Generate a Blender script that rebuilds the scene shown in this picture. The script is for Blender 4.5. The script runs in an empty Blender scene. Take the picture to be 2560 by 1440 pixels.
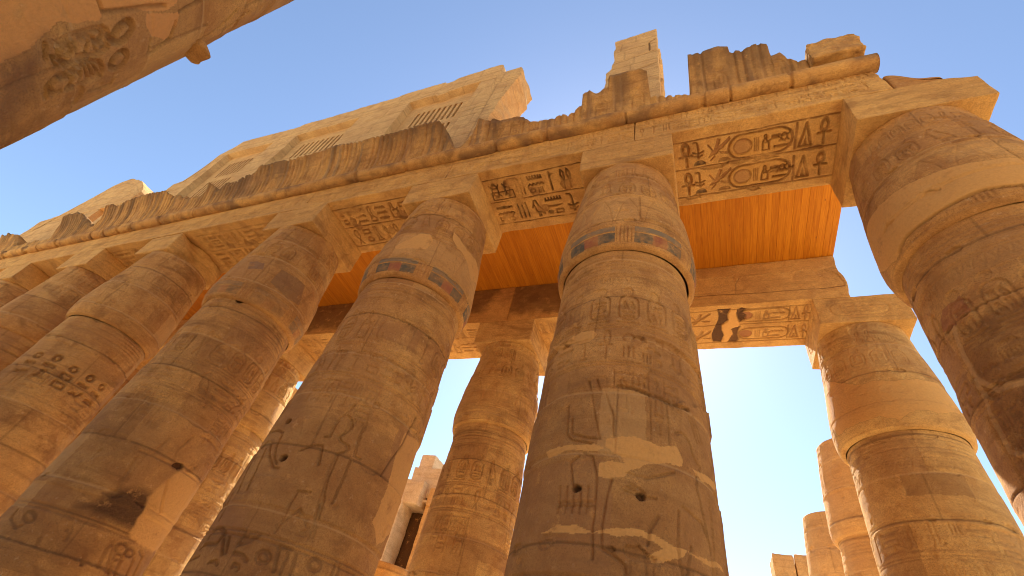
import bpy, math, random
import numpy as np
from mathutils import Vector, Matrix

# ------------------------------------------------------------------ scene, camera, light
S = bpy.context.scene
COL = S.collection
CAM = np.array([-4.817, -7.009, 1.6])
FWD = np.array([-0.3586908, 0.63208492, 0.68688396])
RGT = np.array([0.92897921, 0.31370523, 0.19643486])
UPV = np.array([0.09131558, -0.70856029, 0.69971693])
FPX, PW, PH = 1138.44, 2560, 1440

cd = bpy.data.cameras.new('camera')
cd.sensor_width = 36.0
cd.lens = 36.0 * FPX / PW
cd.clip_start, cd.clip_end = 0.05, 5000
co = bpy.data.objects.new('camera', cd)
COL.objects.link(co)
M = Matrix.Identity(4)
for i in range(3):
    M[i][0], M[i][1], M[i][2], M[i][3] = RGT[i], UPV[i], -FWD[i], CAM[i]
co.matrix_world = M
S.camera = co

SUN_AZ, SUN_EL = math.radians(-12.0), math.radians(46.7)     # azimuth from +Y towards +X
W = bpy.data.worlds.new('World')
S.world = W
W.use_nodes = True
nt = W.node_tree
bg = nt.nodes['Background']
sky = nt.nodes.new('ShaderNodeTexSky')
sky.sky_type = 'NISHITA'
sky.sun_disc = False
sky.sun_elevation = SUN_EL
sky.sun_rotation = SUN_AZ
sky.air_density, sky.dust_density, sky.ozone_density = 1.0, 0.3, 1.3
nt.links.new(sky.outputs[0], bg.inputs[0])
bg.inputs[1].default_value = 0.080
ld = bpy.data.lights.new('sun', 'SUN')
ld.energy = 5.0
ld.angle = math.radians(0.5)
ld.color = (1.0, 0.92, 0.78)
lo = bpy.data.objects.new('sun', ld)
COL.objects.link(lo)
sd = Vector((math.sin(SUN_AZ) * math.cos(SUN_EL), math.cos(SUN_AZ) * math.cos(SUN_EL), math.sin(SUN_EL)))
lo.rotation_euler = sd.to_track_quat('Z', 'Y').to_euler()
lo.location = sd * 100
S.view_settings.view_transform = 'Standard'
S.view_settings.look = 'None'
S.view_settings.exposure = 1.62
S.view_settings.gamma = 1.0
S.cycles.max_bounces = 10
S.cycles.diffuse_bounces = 8
S.cycles.use_denoising = True
S.cycles.pixel_filter_type = 'BLACKMAN_HARRIS'
S.cycles.filter_width = 1.0

# ------------------------------------------------------------------ numeric helpers
def ray(px):
    d = FWD * FPX + RGT * (px[0] - PW / 2) + UPV * (PH / 2 - px[1])
    return d / np.linalg.norm(d)

def on_y(px, y):
    d = ray(px)
    return CAM + d * ((y - CAM[1]) / d[1])

def on_z(px, z):
    d = ray(px)
    return CAM + d * ((z - CAM[2]) / d[2])

def on_column(px, cx, cy, r):
    """first hit of a pixel's ray with an upright cylinder: (angle, height)"""
    d = ray(px)
    rx, ry = CAM[0] - cx, CAM[1] - cy
    a = d[0] ** 2 + d[1] ** 2
    b = rx * d[0] + ry * d[1]
    c = rx * rx + ry * ry - r * r
    t = (-b - math.sqrt(max(b * b - a * c, 0.0))) / a
    p = CAM + d * t
    return math.atan2(p[1] - cy, p[0] - cx), p[2]

def hash3(ix, iy, iz, seed):
    h = (ix.astype(np.uint32) * np.uint32(374761393) + iy.astype(np.uint32) * np.uint32(668265263)
         + iz.astype(np.uint32) * np.uint32(2147483647) + np.uint32((seed * 974711 + 12345) & 0xffffffff))
    h = (h ^ (h >> np.uint32(13))) * np.uint32(1274126177)
    h = h ^ (h >> np.uint32(16))
    return (h & np.uint32(0xffffff)).astype(np.float32) / np.float32(0xffffff)

def vnoise(P, seed=0):
    """value noise in [-1, 1] at points P (..., 3)"""
    P = np.asarray(P, np.float64)
    F = np.floor(P)
    I = F.astype(np.int64)
    t = P - F
    t = t * t * (3 - 2 * t)
    x, y, z = I[..., 0], I[..., 1], I[..., 2]
    out = 0
    for dx in (0, 1):
        wx = t[..., 0] if dx else 1 - t[..., 0]
        for dy in (0, 1):
            wy = t[..., 1] if dy else 1 - t[..., 1]
            for dz in (0, 1):
                wz = t[..., 2] if dz else 1 - t[..., 2]
                out = out + wx * wy * wz * hash3(x + dx, y + dy, z + dz, seed)
    return out * 2 - 1

def fbm(P, octaves=3, seed=0):
    P = np.asarray(P, np.float64)
    a, s, tot = 0.0, 1.0, 0.0
    for o in range(octaves):
        a = a + vnoise(P * (2.03 ** o) + 17.3 * o, seed + o * 7) * s
        tot += s
        s *= 0.5
    return a / tot

def sstep(a, b, x):
    t = np.clip((x - a) / (b - a), 0, 1)
    return t * t * (3 - 2 * t)

def Q(ox, oy, s, pts):
    return [(ox + x / s, oy + y / s) for x, y in pts]

# ------------------------------------------------------------------ object helpers
def tag(o, label=None, cat=None, group=None, kind=None):
    if label: o['label'] = label
    if cat:
        o['category'] = cat
        o['kind'] = 'thing'
    if group: o['group'] = group
    if kind: o['kind'] = kind
    return o

def thing(name, loc, label, cat, group=None):
    o = bpy.data.objects.new(name, None)
    COL.objects.link(o)
    o.location = loc
    o.empty_display_size = 0.2
    return tag(o, label, cat, group)

def mesh_obj(name, V, Fq, mat, parent=None, paint=None, smooth=True, ngons=()):
    """V (n,3) world space, Fq (m,4) quads; the object keeps world placement under its parent"""
    V = np.asarray(V, np.float32)
    off = np.zeros(3, np.float32)
    if parent is not None:
        off = np.array(parent.location, np.float32)
    else:
        off = np.array([V[:, 0].mean(), V[:, 1].mean(), V[:, 2].min()], np.float32)
    V = V - off
    Fq = np.asarray(Fq, np.int32).reshape(-1, 4)
    me = bpy.data.meshes.new(name)
    nl = Fq.size + sum(len(g) for g in ngons)
    npoly = len(Fq) + len(ngons)
    me.vertices.add(len(V))
    me.vertices.foreach_set('co', V.ravel())
    me.loops.add(nl)
    li = Fq.ravel()
    starts = np.arange(0, Fq.size, 4, dtype=np.int32)
    totals = np.full(len(Fq), 4, np.int32)
    if ngons:
        li = np.concatenate([li] + [np.asarray(g, np.int32) for g in ngons])
        p = Fq.size
        st, tt = [], []
        for g in ngons:
            st.append(p); tt.append(len(g)); p += len(g)
        starts = np.concatenate([starts, np.array(st, np.int32)])
        totals = np.concatenate([totals, np.array(tt, np.int32)])
    me.loops.foreach_set('vertex_index', li.astype(np.int32))
    me.polygons.add(npoly)
    me.polygons.foreach_set('loop_start', starts)
    me.polygons.foreach_set('loop_total', totals)
    me.polygons.foreach_set('use_smooth', np.full(npoly, smooth, bool))
    me.update(calc_edges=True)
    me.validate()
    if paint is not None:
        a = me.attributes.new('paint', 'FLOAT_COLOR', 'POINT')
        a.data.foreach_set('color', np.asarray(paint, np.float32).ravel())
    me.materials.append(mat)
    o = bpy.data.objects.new(name, me)
    COL.objects.link(o)
    if parent is not None:
        o.parent = parent
    else:
        o.location = off
    return o

def grid_faces(nv, nu, wrap=False, base=0, flip=False):
    iu = np.arange(nu if wrap else nu - 1)
    iv = np.arange(nv - 1)
    a, b = np.meshgrid(iv, iu, indexing='ij')
    b2 = (b + 1) % nu
    f = np.stack([a * nu + b, a * nu + b2, (a + 1) * nu + b2, (a + 1) * nu + b], -1).reshape(-1, 4) + base
    return f[:, ::-1] if flip else f

# ------------------------------------------------------------------ materials
def nodes(mat):
    mat.use_nodes = True
    n = mat.node_tree.nodes
    n.clear()
    return n, mat.node_tree.links

def stone_mat(name, ca, cb, cc, dark=(0.17, 0.10, 0.062), dark_amt=0.5, bump=0.6, streak=False, seed=0.0):
    m = bpy.data.materials.new(name)
    n, l = nodes(m)
    out = n.new('ShaderNodeOutputMaterial')
    b = n.new('ShaderNodeBsdfPrincipled')
    b.inputs['Roughness'].default_value = 0.92
    b.inputs['Specular IOR Level'].default_value = 0.15
    l.new(b.outputs[0], out.inputs[0])
    geo = n.new('ShaderNodeNewGeometry')
    mp = n.new('ShaderNodeVectorMath'); mp.operation = 'ADD'
    mp.inputs[1].default_value = (seed, seed * 1.7, seed * 0.3)
    l.new(geo.outputs['Position'], mp.inputs[0])
    def noise(scale, detail=4, rough=0.55, vec=None, dist=0.0):
        t = n.new('ShaderNodeTexNoise')
        t.inputs['Scale'].default_value = scale
        t.inputs['Detail'].default_value = detail
        t.inputs['Roughness'].default_value = rough
        t.inputs['Distortion'].default_value = dist
        l.new(vec or mp.outputs[0], t.inputs['Vector'])
        return t.outputs['Fac']
    def ramp(fac, a, bb):
        r = n.new('ShaderNodeMapRange')
        r.inputs['From Min'].default_value, r.inputs['From Max'].default_value = a, bb
        r.interpolation_type = 'SMOOTHSTEP'
        l.new(fac, r.inputs['Value'])
        return r.outputs[0]
    def mix(fac, c1, c2, mode='MIX'):
        x = n.new('ShaderNodeMix'); x.data_type = 'RGBA'; x.blend_type = mode
        if isinstance(fac, float): x.inputs[0].default_value = fac
        else: l.new(fac, x.inputs[0])
        for i, c in ((6, c1), (7, c2)):
            if isinstance(c, tuple): x.inputs[i].default_value = c + (1,)
            else: l.new(c, x.inputs[i])
        return x.outputs[2]
    def mul(a, v):
        x = n.new('ShaderNodeMath'); x.operation = 'MULTIPLY'
        l.new(a, x.inputs[0])
        if isinstance(v, float): x.inputs[1].default_value = v
        else: l.new(v, x.inputs[1])
        return x.outputs[0]
    c = mix(ramp(noise(0.42, 5, 0.6, dist=0.6), 0.40, 0.62), ca, cb)
    c = mix(mul(ramp(noise(1.9, 6, 0.65, dist=0.4), 0.44, 0.66), 0.75), c, cc)
    # patchy brown weathering, wider than high
    sc = n.new('ShaderNodeVectorMath'); sc.operation = 'MULTIPLY'
    sc.inputs[1].default_value = (2.2, 2.2, 0.45) if streak else (0.75, 0.75, 1.35)
    l.new(mp.outputs[0], sc.inputs[0])
    st = noise(0.9, 7, 0.68, vec=sc.outputs[0], dist=0.9)
    c = mix(mul(ramp(st, 0.50, 0.70), float(dark_amt)), c, dark)
    # mineral bands and grain
    bz = n.new('ShaderNodeVectorMath'); bz.operation = 'MULTIPLY'
    bz.inputs[1].default_value = (0.5, 0.5, 7.0)
    l.new(mp.outputs[0], bz.inputs[0])
    c = mix(mul(ramp(noise(1.0, 5, 0.6, vec=bz.outputs[0]), 0.50, 0.72), 0.32), c, dark)
    g1 = noise(22.0, 5, 0.7)
    c = mix(mul(ramp(g1, 0.38, 0.75), 0.35), c, (0.30, 0.145, 0.055))
    g3 = noise(48.0, 3, 0.75)
    c = mix(mul(ramp(g3, 0.48, 0.70), 0.55), c, (0.20, 0.095, 0.038))
    cr = noise(2.6, 8, 0.75, dist=1.6)
    rdg = n.new('ShaderNodeMath'); rdg.operation = 'SUBTRACT'; l.new(cr, rdg.inputs[0]); rdg.inputs[1].default_value = 0.5
    rab = n.new('ShaderNodeMath'); rab.operation = 'ABSOLUTE'; l.new(rdg.outputs[0], rab.inputs[0])
    inv = n.new('ShaderNodeMapRange'); inv.inputs['From Min'].default_value = 0.0; inv.inputs['From Max'].default_value = 0.012
    inv.inputs['To Min'].default_value = 0.45; inv.inputs['To Max'].default_value = 0.0
    l.new(rab.outputs[0], inv.inputs['Value'])
    c = mix(inv.outputs[0], c, dark)
    # the pitted, lighter specks
    c = mix(mul(ramp(noise(9.0, 4, 0.7), 0.60, 0.73), 0.60), c, (0.68, 0.43, 0.20))
    at = n.new('ShaderNodeAttribute'); at.attribute_name = 'paint'
    g2 = noise(3.0, 6, 0.7)
    pm = mul(at.outputs['Alpha'], ramp(g2, 0.25, 0.45))
    pc = mix(mul(ramp(g1, 0.35, 0.7), 0.18), at.outputs['Color'], (0.30, 0.145, 0.055))
    c = mix(pm, c, pc)
    l.new(c, b.inputs['Base Color'])
    h1 = noise(14.0, 8, 0.72)
    h2 = noise(55.0, 4, 0.7)
    ad = n.new('ShaderNodeMath'); ad.operation = 'MULTIPLY_ADD'
    l.new(h2, ad.inputs[0]); ad.inputs[1].default_value = 0.35; l.new(h1, ad.inputs[2])
    bp = n.new('ShaderNodeBump')
    bp.inputs['Strength'].default_value = bump
    bp.inputs['Distance'].default_value = 0.04
    l.new(ad.outputs[0], bp.inputs['Height'])
    l.new(bp.outputs[0], b.inputs['Normal'])
    return m

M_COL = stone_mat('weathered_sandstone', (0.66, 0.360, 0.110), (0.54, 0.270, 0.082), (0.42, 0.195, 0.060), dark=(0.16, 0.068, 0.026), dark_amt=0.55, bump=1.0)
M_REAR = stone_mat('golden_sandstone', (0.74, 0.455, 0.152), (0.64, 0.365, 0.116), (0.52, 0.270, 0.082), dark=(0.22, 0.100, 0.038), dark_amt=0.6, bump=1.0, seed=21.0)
M_BEAM = stone_mat('beam_sandstone', (0.74, 0.425, 0.128), (0.64, 0.350, 0.104), (0.53, 0.275, 0.082), dark=(0.17, 0.075, 0.029), dark_amt=0.45, bump=1.0, seed=5.0)
M_CORN = stone_mat('stained_cornice_stone', (0.66, 0.365, 0.108), (0.56, 0.29, 0.085), (0.40, 0.195, 0.060), dark=(0.13, 0.058, 0.024), dark_amt=0.5, bump=1.0, streak=True, seed=9.0)
M_PALE = stone_mat('pale_sandstone', (0.70, 0.425, 0.162), (0.62, 0.36, 0.135), (0.53, 0.295, 0.108), dark=(0.22, 0.105, 0.045), dark_amt=0.3, bump=0.9, seed=13.0)
M_RUIN = stone_mat('pale_limestone', (0.74, 0.57, 0.36), (0.68, 0.51, 0.31), (0.60, 0.43, 0.25), dark=(0.30, 0.19, 0.10), dark_amt=0.25, bump=0.9, seed=17.0)

def wood_mat():
    m = bpy.data.materials.new('varnished_pine')
    n, l = nodes(m)
    out = n.new('ShaderNodeOutputMaterial')
    b = n.new('ShaderNodeBsdfPrincipled')
    b.inputs['Roughness'].default_value = 0.6
    b.inputs['Specular IOR Level'].default_value = 0.15
    l.new(b.outputs[0], out.inputs[0])
    geo = n.new('ShaderNodeNewGeometry')
    at = n.new('ShaderNodeAttribute'); at.attribute_name = 'paint'
    vm = n.new('ShaderNodeVectorMath'); vm.operation = 'MULTIPLY'; vm.inputs[1].default_value = (22, 0.9, 1)
    l.new(geo.outputs['Position'], vm.inputs[0])
    ofs = n.new('ShaderNodeVectorMath'); ofs.operation = 'MULTIPLY_ADD'
    l.new(at.outputs['Color'], ofs.inputs[0]); ofs.inputs[1].default_value = (0, 40, 90); l.new(vm.outputs[0], ofs.inputs[2])
    t = n.new('ShaderNodeTexNoise'); t.inputs['Scale'].default_value = 1.0; t.inputs['Detail'].default_value = 5
    t.inputs['Distortion'].default_value = 1.2
    l.new(ofs.outputs[0], t.inputs['Vector'])
    r = n.new('ShaderNodeValToRGB')
    r.color_ramp.elements[0].position = 0.34; r.color_ramp.elements[0].color = (0.46, 0.150, 0.008, 1)
    r.color_ramp.elements[1].position = 0.62; r.color_ramp.elements[1].color = (0.60, 0.225, 0.013, 1)
    l.new(t.outputs['Fac'], r.inputs[0])
    x = n.new('ShaderNodeMix'); x.data_type = 'RGBA'; x.blend_type = 'MULTIPLY'; x.inputs[0].default_value = 1.0
    l.new(r.outputs[0], x.inputs[6])
    rr = n.new('ShaderNodeValToRGB')
    rr.color_ramp.elements[0].color = (0.84, 0.78, 0.72, 1); rr.color_ramp.elements[1].color = (1, 1, 1, 1)
    l.new(at.outputs['Color'], rr.inputs[0])
    l.new(rr.outputs[0], x.inputs[7])
    # knots
    vs = n.new('ShaderNodeVectorMath'); vs.operation = 'MULTIPLY'; vs.inputs[1].default_value = (3.2, 1.3, 1)
    l.new(geo.outputs['Position'], vs.inputs[0])
    vo = n.new('ShaderNodeTexVoronoi'); vo.inputs['Scale'].default_value = 1.0
    l.new(vs.outputs[0], vo.inputs['Vector'])
    mr = n.new('ShaderNodeMapRange'); mr.inputs['From Min'].default_value = 0.03; mr.inputs['From Max'].default_value = 0.08
    mr.inputs['To Min'].default_value = 0.75; mr.inputs['To Max'].default_value = 0.0
    l.new(vo.outputs['Distance'], mr.inputs['Value'])
    k = n.new('ShaderNodeMix'); k.data_type = 'RGBA'; k.inputs[7].default_value = (0.16, 0.05, 0.012, 1)
    l.new(mr.outputs[0], k.inputs[0]); l.new(x.outputs[2], k.inputs[6])
    l.new(k.outputs[2], b.inputs['Base Color'])
    bp = n.new('ShaderNodeBump'); bp.inputs['Strength'].default_value = 0.15; bp.inputs['Distance'].default_value = 0.01
    l.new(t.outputs['Fac'], bp.inputs['Height']); l.new(bp.outputs[0], b.inputs['Normal'])
    return m
M_WOOD = wood_mat()

def sand_mat():
    m = bpy.data.materials.new('dusty_sand')
    n, l = nodes(m)
    out = n.new('ShaderNodeOutputMaterial')
    b = n.new('ShaderNodeBsdfPrincipled'); b.inputs['Roughness'].default_value = 0.95
    l.new(b.outputs[0], out.inputs[0])
    geo = n.new('ShaderNodeNewGeometry')
    t = n.new('ShaderNodeTexNoise'); t.inputs['Scale'].default_value = 0.7; t.inputs['Detail'].default_value = 8
    l.new(geo.outputs['Position'], t.inputs['Vector'])
    r = n.new('ShaderNodeValToRGB')
    r.color_ramp.elements[0].position = 0.3; r.color_ramp.elements[0].color = (0.56, 0.43, 0.27, 1)
    r.color_ramp.elements[1].position = 0.7; r.color_ramp.elements[1].color = (0.72, 0.58, 0.39, 1)
    l.new(t.outputs['Fac'], r.inputs[0]); l.new(r.outputs[0], b.inputs['Base Color'])
    return m
M_SAND = sand_mat()

# paint colours (albedo)
PLASTER = (0.66, 0.355, 0.110)
STAIN = (0.085, 0.042, 0.020)
SIENNA = (0.19, 0.085, 0.032)
GRIME_AND_SHADE = (0.20, 0.098, 0.040)  # brown of the sign grooves and of the shade painted on lower shafts
BLACK = (0.045, 0.040, 0.038)
BLUE = (0.105, 0.100, 0.075)
RED = (0.33, 0.115, 0.06)
OCHRE = (0.58, 0.29, 0.06)
PALEJ = (0.60, 0.37, 0.16)

# ------------------------------------------------------------------ carving field
class Field:
    """a height and paint raster on a surface, in metres: u to the right as seen from outside, v up"""
    def __init__(s, u0, v0, nu, nv, du, dv, wrap=False):
        s.u0, s.v0, s.nu, s.nv, s.du, s.dv, s.wrap = u0, v0, nu, nv, du, dv, wrap
        s.c = np.zeros((nv, nu), np.float32)         # carved depth, erodible
        s.h = np.zeros((nv, nu), np.float32)         # added depth, kept everywhere
        s.p = np.zeros((nv, nu, 4), np.float32)
        s.flat = np.zeros((nv, nu), np.float32)      # 1 where plaster covers the carving
    def win(s, a, b, c, d):
        i0, i1 = int(math.floor((a - s.u0) / s.du)), int(math.ceil((b - s.u0) / s.du)) + 1
        j0, j1 = max(0, int(math.floor((c - s.v0) / s.dv))), min(s.nv, int(math.ceil((d - s.v0) / s.dv)) + 1)
        if not s.wrap:
            i0, i1 = max(0, i0), min(s.nu, i1)
        if i1 <= i0 or j1 <= j0:
            return None
        ii = np.arange(i0, i1)
        U = (s.u0 + ii * s.du)[None, :]
        V = (s.v0 + np.arange(j0, j1) * s.dv)[:, None]
        return np.ix_(np.arange(j0, j1), ii % s.nu), U, V
    def put(s, ix, m, depth, paint, alpha, keep=False):
        if depth:
            t = s.h if keep else s.c
            t[ix] = np.maximum(t[ix], depth * m) if depth > 0 else t[ix] + depth * m
        if paint is not None:
            a = (m * alpha)[..., None]
            old = s.p[ix]
            na = old[..., 3:] * (1 - a) + a
            col = np.where(na > 1e-4, (old[..., :3] * old[..., 3:] * (1 - a) + np.array(paint, np.float32) * a) / np.maximum(na, 1e-4), 0)
            s.p[ix] = np.concatenate([col, na], -1)
    def stroke(s, pts, w=0.035, depth=0.022, paint=None, alpha=0.6, keep=False):
        pts = np.asarray(pts, float)
        e = max(s.du, s.dv)
        pad = w / 2 + 2 * e
        q = s.win(pts[:, 0].min() - pad, pts[:, 0].max() + pad, pts[:, 1].min() - pad, pts[:, 1].max() + pad)
        if q is None: return
        ix, U, V = q
        d2 = np.full((V.shape[0], U.shape[1]), 1e9)
        for (ax, ay), (bx, by) in zip(pts[:-1], pts[1:]):
            ex, ey = bx - ax, by - ay
            L = ex * ex + ey * ey + 1e-12
            t = np.clip(((U - ax) * ex + (V - ay) * ey) / L, 0, 1)
            d2 = np.minimum(d2, (U - ax - t * ex) ** 2 + (V - ay - t * ey) ** 2)
        m = 1 - sstep(w / 2 - 0.3 * e, w / 2 + 0.8 * e, np.sqrt(d2))
        s.put(ix, m, depth, paint, alpha, keep)
    def poly(s, pts, depth=0.02, paint=None, alpha=0.6, keep=False, plaster=False, rough=0.0, soft=0.0):
        pts = np.asarray(pts, float)
        e = max(s.du, s.dv)
        q = s.win(pts[:, 0].min() - e - soft, pts[:, 0].max() + e + soft, pts[:, 1].min() - e - soft, pts[:, 1].max() + e + soft)
        if q is None: return
        ix, U, V = q
        U = np.broadcast_to(U, (V.shape[0], U.shape[1])); V = np.broadcast_to(V, U.shape)
        if rough:
            P3 = np.stack([U * 5, V * 5, U * 0 + 3.3], -1)
            U = U + rough * fbm(P3, 3, 5); V = V + rough * fbm(P3 + 31.7, 3, 9)
        ins = np.zeros(U.shape, bool)
        n = len(pts)
        dmin = np.full(U.shape, 1e9)
        for k in range(n):
            x1, y1 = pts[k]; x2, y2 = pts[(k + 1) % n]
            if y1 != y2:
                cr = ((y1 > V) != (y2 > V)) & (U < (x2 - x1) * (V - y1) / (y2 - y1) + x1)
                ins ^= cr
            if soft:
                ex, ey = x2 - x1, y2 - y1
                t = np.clip(((U - x1) * ex + (V - y1) * ey) / (ex * ex + ey * ey + 1e-12), 0, 1)
                dmin = np.minimum(dmin, np.hypot(U - x1 - t * ex, V - y1 - t * ey))
        m = ins.astype(np.float32)
        if soft:
            m = np.clip(0.5 + np.where(ins, dmin, -dmin) / (2 * soft), 0, 1).astype(np.float32)
        s.put(ix, m, depth, paint, alpha, keep)
        if plaster:
            s.flat[ix] = np.maximum(s.flat[ix], m)
    def disc(s, x, y, rx, ry=None, depth=0.02, paint=None, alpha=0.6, keep=False, ring=0.0):
        ry = ry or rx
        q = s.win(x - rx - ring - 0.05, x + rx + ring + 0.05, y - ry - ring - 0.05, y + ry + ring + 0.05)
        if q is None: return
        ix, U, V = q
        rr = np.hypot((U - x) / rx, (V - y) / ry)
        e = max(s.du, s.dv) / min(rx, ry)
        if ring:
            k = ring / min(rx, ry) / 2
            m = 1 - sstep(k - 0.3 * e, k + 0.8 * e, np.abs(rr - 1))
        else:
            m = 1 - sstep(1 - 0.3 * e, 1 + 0.8 * e, rr)
        s.put(ix, m, depth, paint, alpha, keep)

def arc(cx, cy, rx, ry, a0, a1, n=10):
    return [(cx + rx * math.cos(math.radians(a0 + (a1 - a0) * i / n)), cy + ry * math.sin(math.radians(a0 + (a1 - a0) * i / n))) for i in range(n + 1)]

# signs in a unit box: L polyline, P sunk shape, D sunk disc, R ring
SIGNS = {
 'ankh': [('R', .5, .74, .17, .22), ('L', [(.18, .46), (.82, .46)]), ('L', [(.5, .5), (.5, .02)])],
 'sedge': [('L', [(.5, .05), (.5, .82), (.42, .95), (.2, .97)]), ('L', [(.15, .42), (.5, .3), (.85, .42)]), ('L', [(.22, .2), (.5, .12), (.8, .22)]), ('P', [(.4, .05), (.6, .05), (.6, .32), (.4, .32)])],
 'bee': [('P', [(.1, .18), (.45, .3), (.6, .5), (.45, .55), (.25, .45)]), ('P', [(.42, .5), (.95, 1), (.98, .86), (.62, .45)]), ('P', [(.35, .5), (.5, .98), (.62, .92), (.5, .5)]), ('P', [(.55, .38), (.95, .3), (.9, .18), (.6, .26)]), ('L', [(.3, .45), (.12, .75)]), ('L', [(.35, .2), (.2, .02)])],
 'disc': [('D', .5, .5, .36, .36)],
 'ring': [('R', .5, .5, .34, .34)],
 'loaf': [('P', arc(.5, .3, .36, .42, 0, 180))],
 'reed': [('L', [(.5, 0), (.5, .45), (.32, .7), (.4, .97), (.62, .8), (.6, .45), (.5, .4)])],
 'reeds': [('L', [(.3, 0), (.3, .45), (.15, .7), (.22, .97), (.4, .8), (.38, .45), (.3, .4)]), ('L', [(.75, 0), (.75, .45), (.6, .7), (.67, .97), (.85, .8), (.83, .45), (.75, .4)])],
 'water': [('L', [(.02 + .12 * i, .5 + (.14 if i % 2 else -.14)) for i in range(9)])],
 'eye': [('L', arc(.5, .35, .45, .32, 20, 160)), ('L', arc(.5, .65, .45, .32, 200, 340)), ('D', .5, .5, .13, .13)],
 'mouth': [('L', arc(.5, .3, .46, .34, 15, 165)), ('L', arc(.5, .7, .46, .34, 195, 345))],
 'basket': [('P', [(.02, .65)] + arc(.5, .65, .48, .4, 180, 360))],
 'bars': [('L', [(.2, .1), (.2, .9)]), ('L', [(.5, .1), (.5, .9)]), ('L', [(.8, .1), (.8, .9)])],
 'house': [('L', [(.3, .2), (.06, .2), (.06, .8), (.94, .8), (.94, .2), (.7, .2)])],
 'box': [('L', [(.06, .2), (.06, .8), (.94, .8), (.94, .2), (.06, .2)])],
 'seated': [('L', [(.2, .03), (.2, .5), (.3, .66), (.38, .72), (.33, .85), (.42, .96), (.55, .92), (.56, .78), (.52, .7), (.62, .58), (.82, .42), (.82, .03), (.2, .03)]), ('L', [(.45, .5), (.75, .52), (.95, .62)])],
 'bird': [('L', [(.05, .55), (.18, .72), (.3, .9), (.45, .92), (.5, .78), (.62, .6), (.85, .38), (.98, .1), (.78, .22), (.5, .22), (.35, .3), (.28, .5), (.2, .66)]), ('L', [(.45, .24), (.45, .03), (.6, .03)]), ('L', [(.6, .24), (.6, .06)])],
 'snake': [('L', [(.02, .3), (.2, .3), (.35, .55), (.5, .3), (.65, .3), (.8, .6), (.95, .75), (.85, .85), (.78, .75)])],
 'leg': [('L', [(.35, .97), (.35, .25), (.2, .08), (.9, .08), (.6, .25), (.6, .97)])],
 'arm': [('L', [(.02, .45), (.6, .45), (.7, .6), (.98, .62), (.98, .48), (.7, .38), (.02, .32), (.02, .45)])],
 'di': [('L', [(.5, .97), (.12, .05)]), ('L', [(.5, .97), (.88, .05)]), ('L', [(.12, .05), (.88, .05)]), ('P', [(.5, .45), (.36, .08), (.64, .08)])],
 'scarab': [('R', .5, .5, .26, .34), ('L', [(.1, .8), (.3, .6)]), ('L', [(.9, .8), (.7, .6)]), ('L', [(.1, .2), (.3, .35)]), ('L', [(.9, .2), (.7, .35)]), ('L', [(.26, .62), (.74, .62)])],
 'flag': [('L', [(.4, .02), (.4, .97)]), ('P', [(.4, .97), (.85, .85), (.4, .72)])],
 'comb': [('P', [(.04, .25), (.96, .25), (.96, .55), (.04, .55)])] + [('L', [(.1 + .16 * i, .55), (.1 + .16 * i, .85)]) for i in range(6)],
 'was': [('L', [(.5, .05), (.5, .85), (.3, .97), (.2, .85)]), ('L', [(.5, .85), (.75, .92)]), ('L', [(.4, .02), (.5, .1), (.6, .02)])],
 'djed': [('L', [(.5, .02), (.5, .95)]), ('L', [(.25, .9), (.75, .9)]), ('L', [(.25, .77), (.75, .77)]), ('L', [(.25, .64), (.75, .64)]), ('L', [(.35, .04), (.65, .04)])],
 'rope': [('L', arc(.5, .68, .22, .26, -60, 240)), ('L', [(.61, .46), (.3, .03)]), ('L', [(.39, .46), (.7, .03)])],
 'feather': [('L', [(.35, .02), (.35, .75), (.5, .97), (.7, .9), (.62, .7), (.62, .02), (.35, .02)])],
 'cobra': [('L', [(.2, .05), (.8, .05), (.9, .2), (.6, .35), (.55, .6), (.72, .8), (.6, .95), (.4, .9), (.3, .7), (.4, .4), (.25, .2)])],
}
TALL = ['ankh', 'reed', 'reeds', 'seated', 'bird', 'leg', 'flag', 'was', 'djed', 'rope', 'feather', 'scarab', 'sedge', 'cobra', 'bars', 'bird', 'seated']
WIDE = ['water', 'mouth', 'basket', 'arm', 'snake', 'house', 'eye', 'box', 'comb', 'water', 'loaf']
SMALL = ['disc', 'ring', 'loaf', 'bars', 'box']

def sign(f, name, u, v, w, h, lw=0.03, depth=0.022, paint=None, alpha=0.5, rot=0, flip=False):
    def tr(p):
        x, y = p
        if flip: x = 1 - x
        if rot == 90: x, y = y, 1 - x
        return (u + x * w, v + y * h)
    for it in SIGNS[name]:
        if it[0] == 'L': f.stroke([tr(p) for p in it[1]], lw, depth, paint, alpha)
        elif it[0] == 'P': f.poly([tr(p) for p in it[1]], depth, paint, alpha)
        elif it[0] == 'D':
            x, y = tr((it[1], it[2])); f.disc(x, y, it[3] * w, it[4] * h, depth, paint, alpha)
        elif it[0] == 'R':
            x, y = tr((it[1], it[2])); f.disc(x, y, it[3] * w, it[4] * h, depth, paint, alpha, ring=lw)

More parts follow.
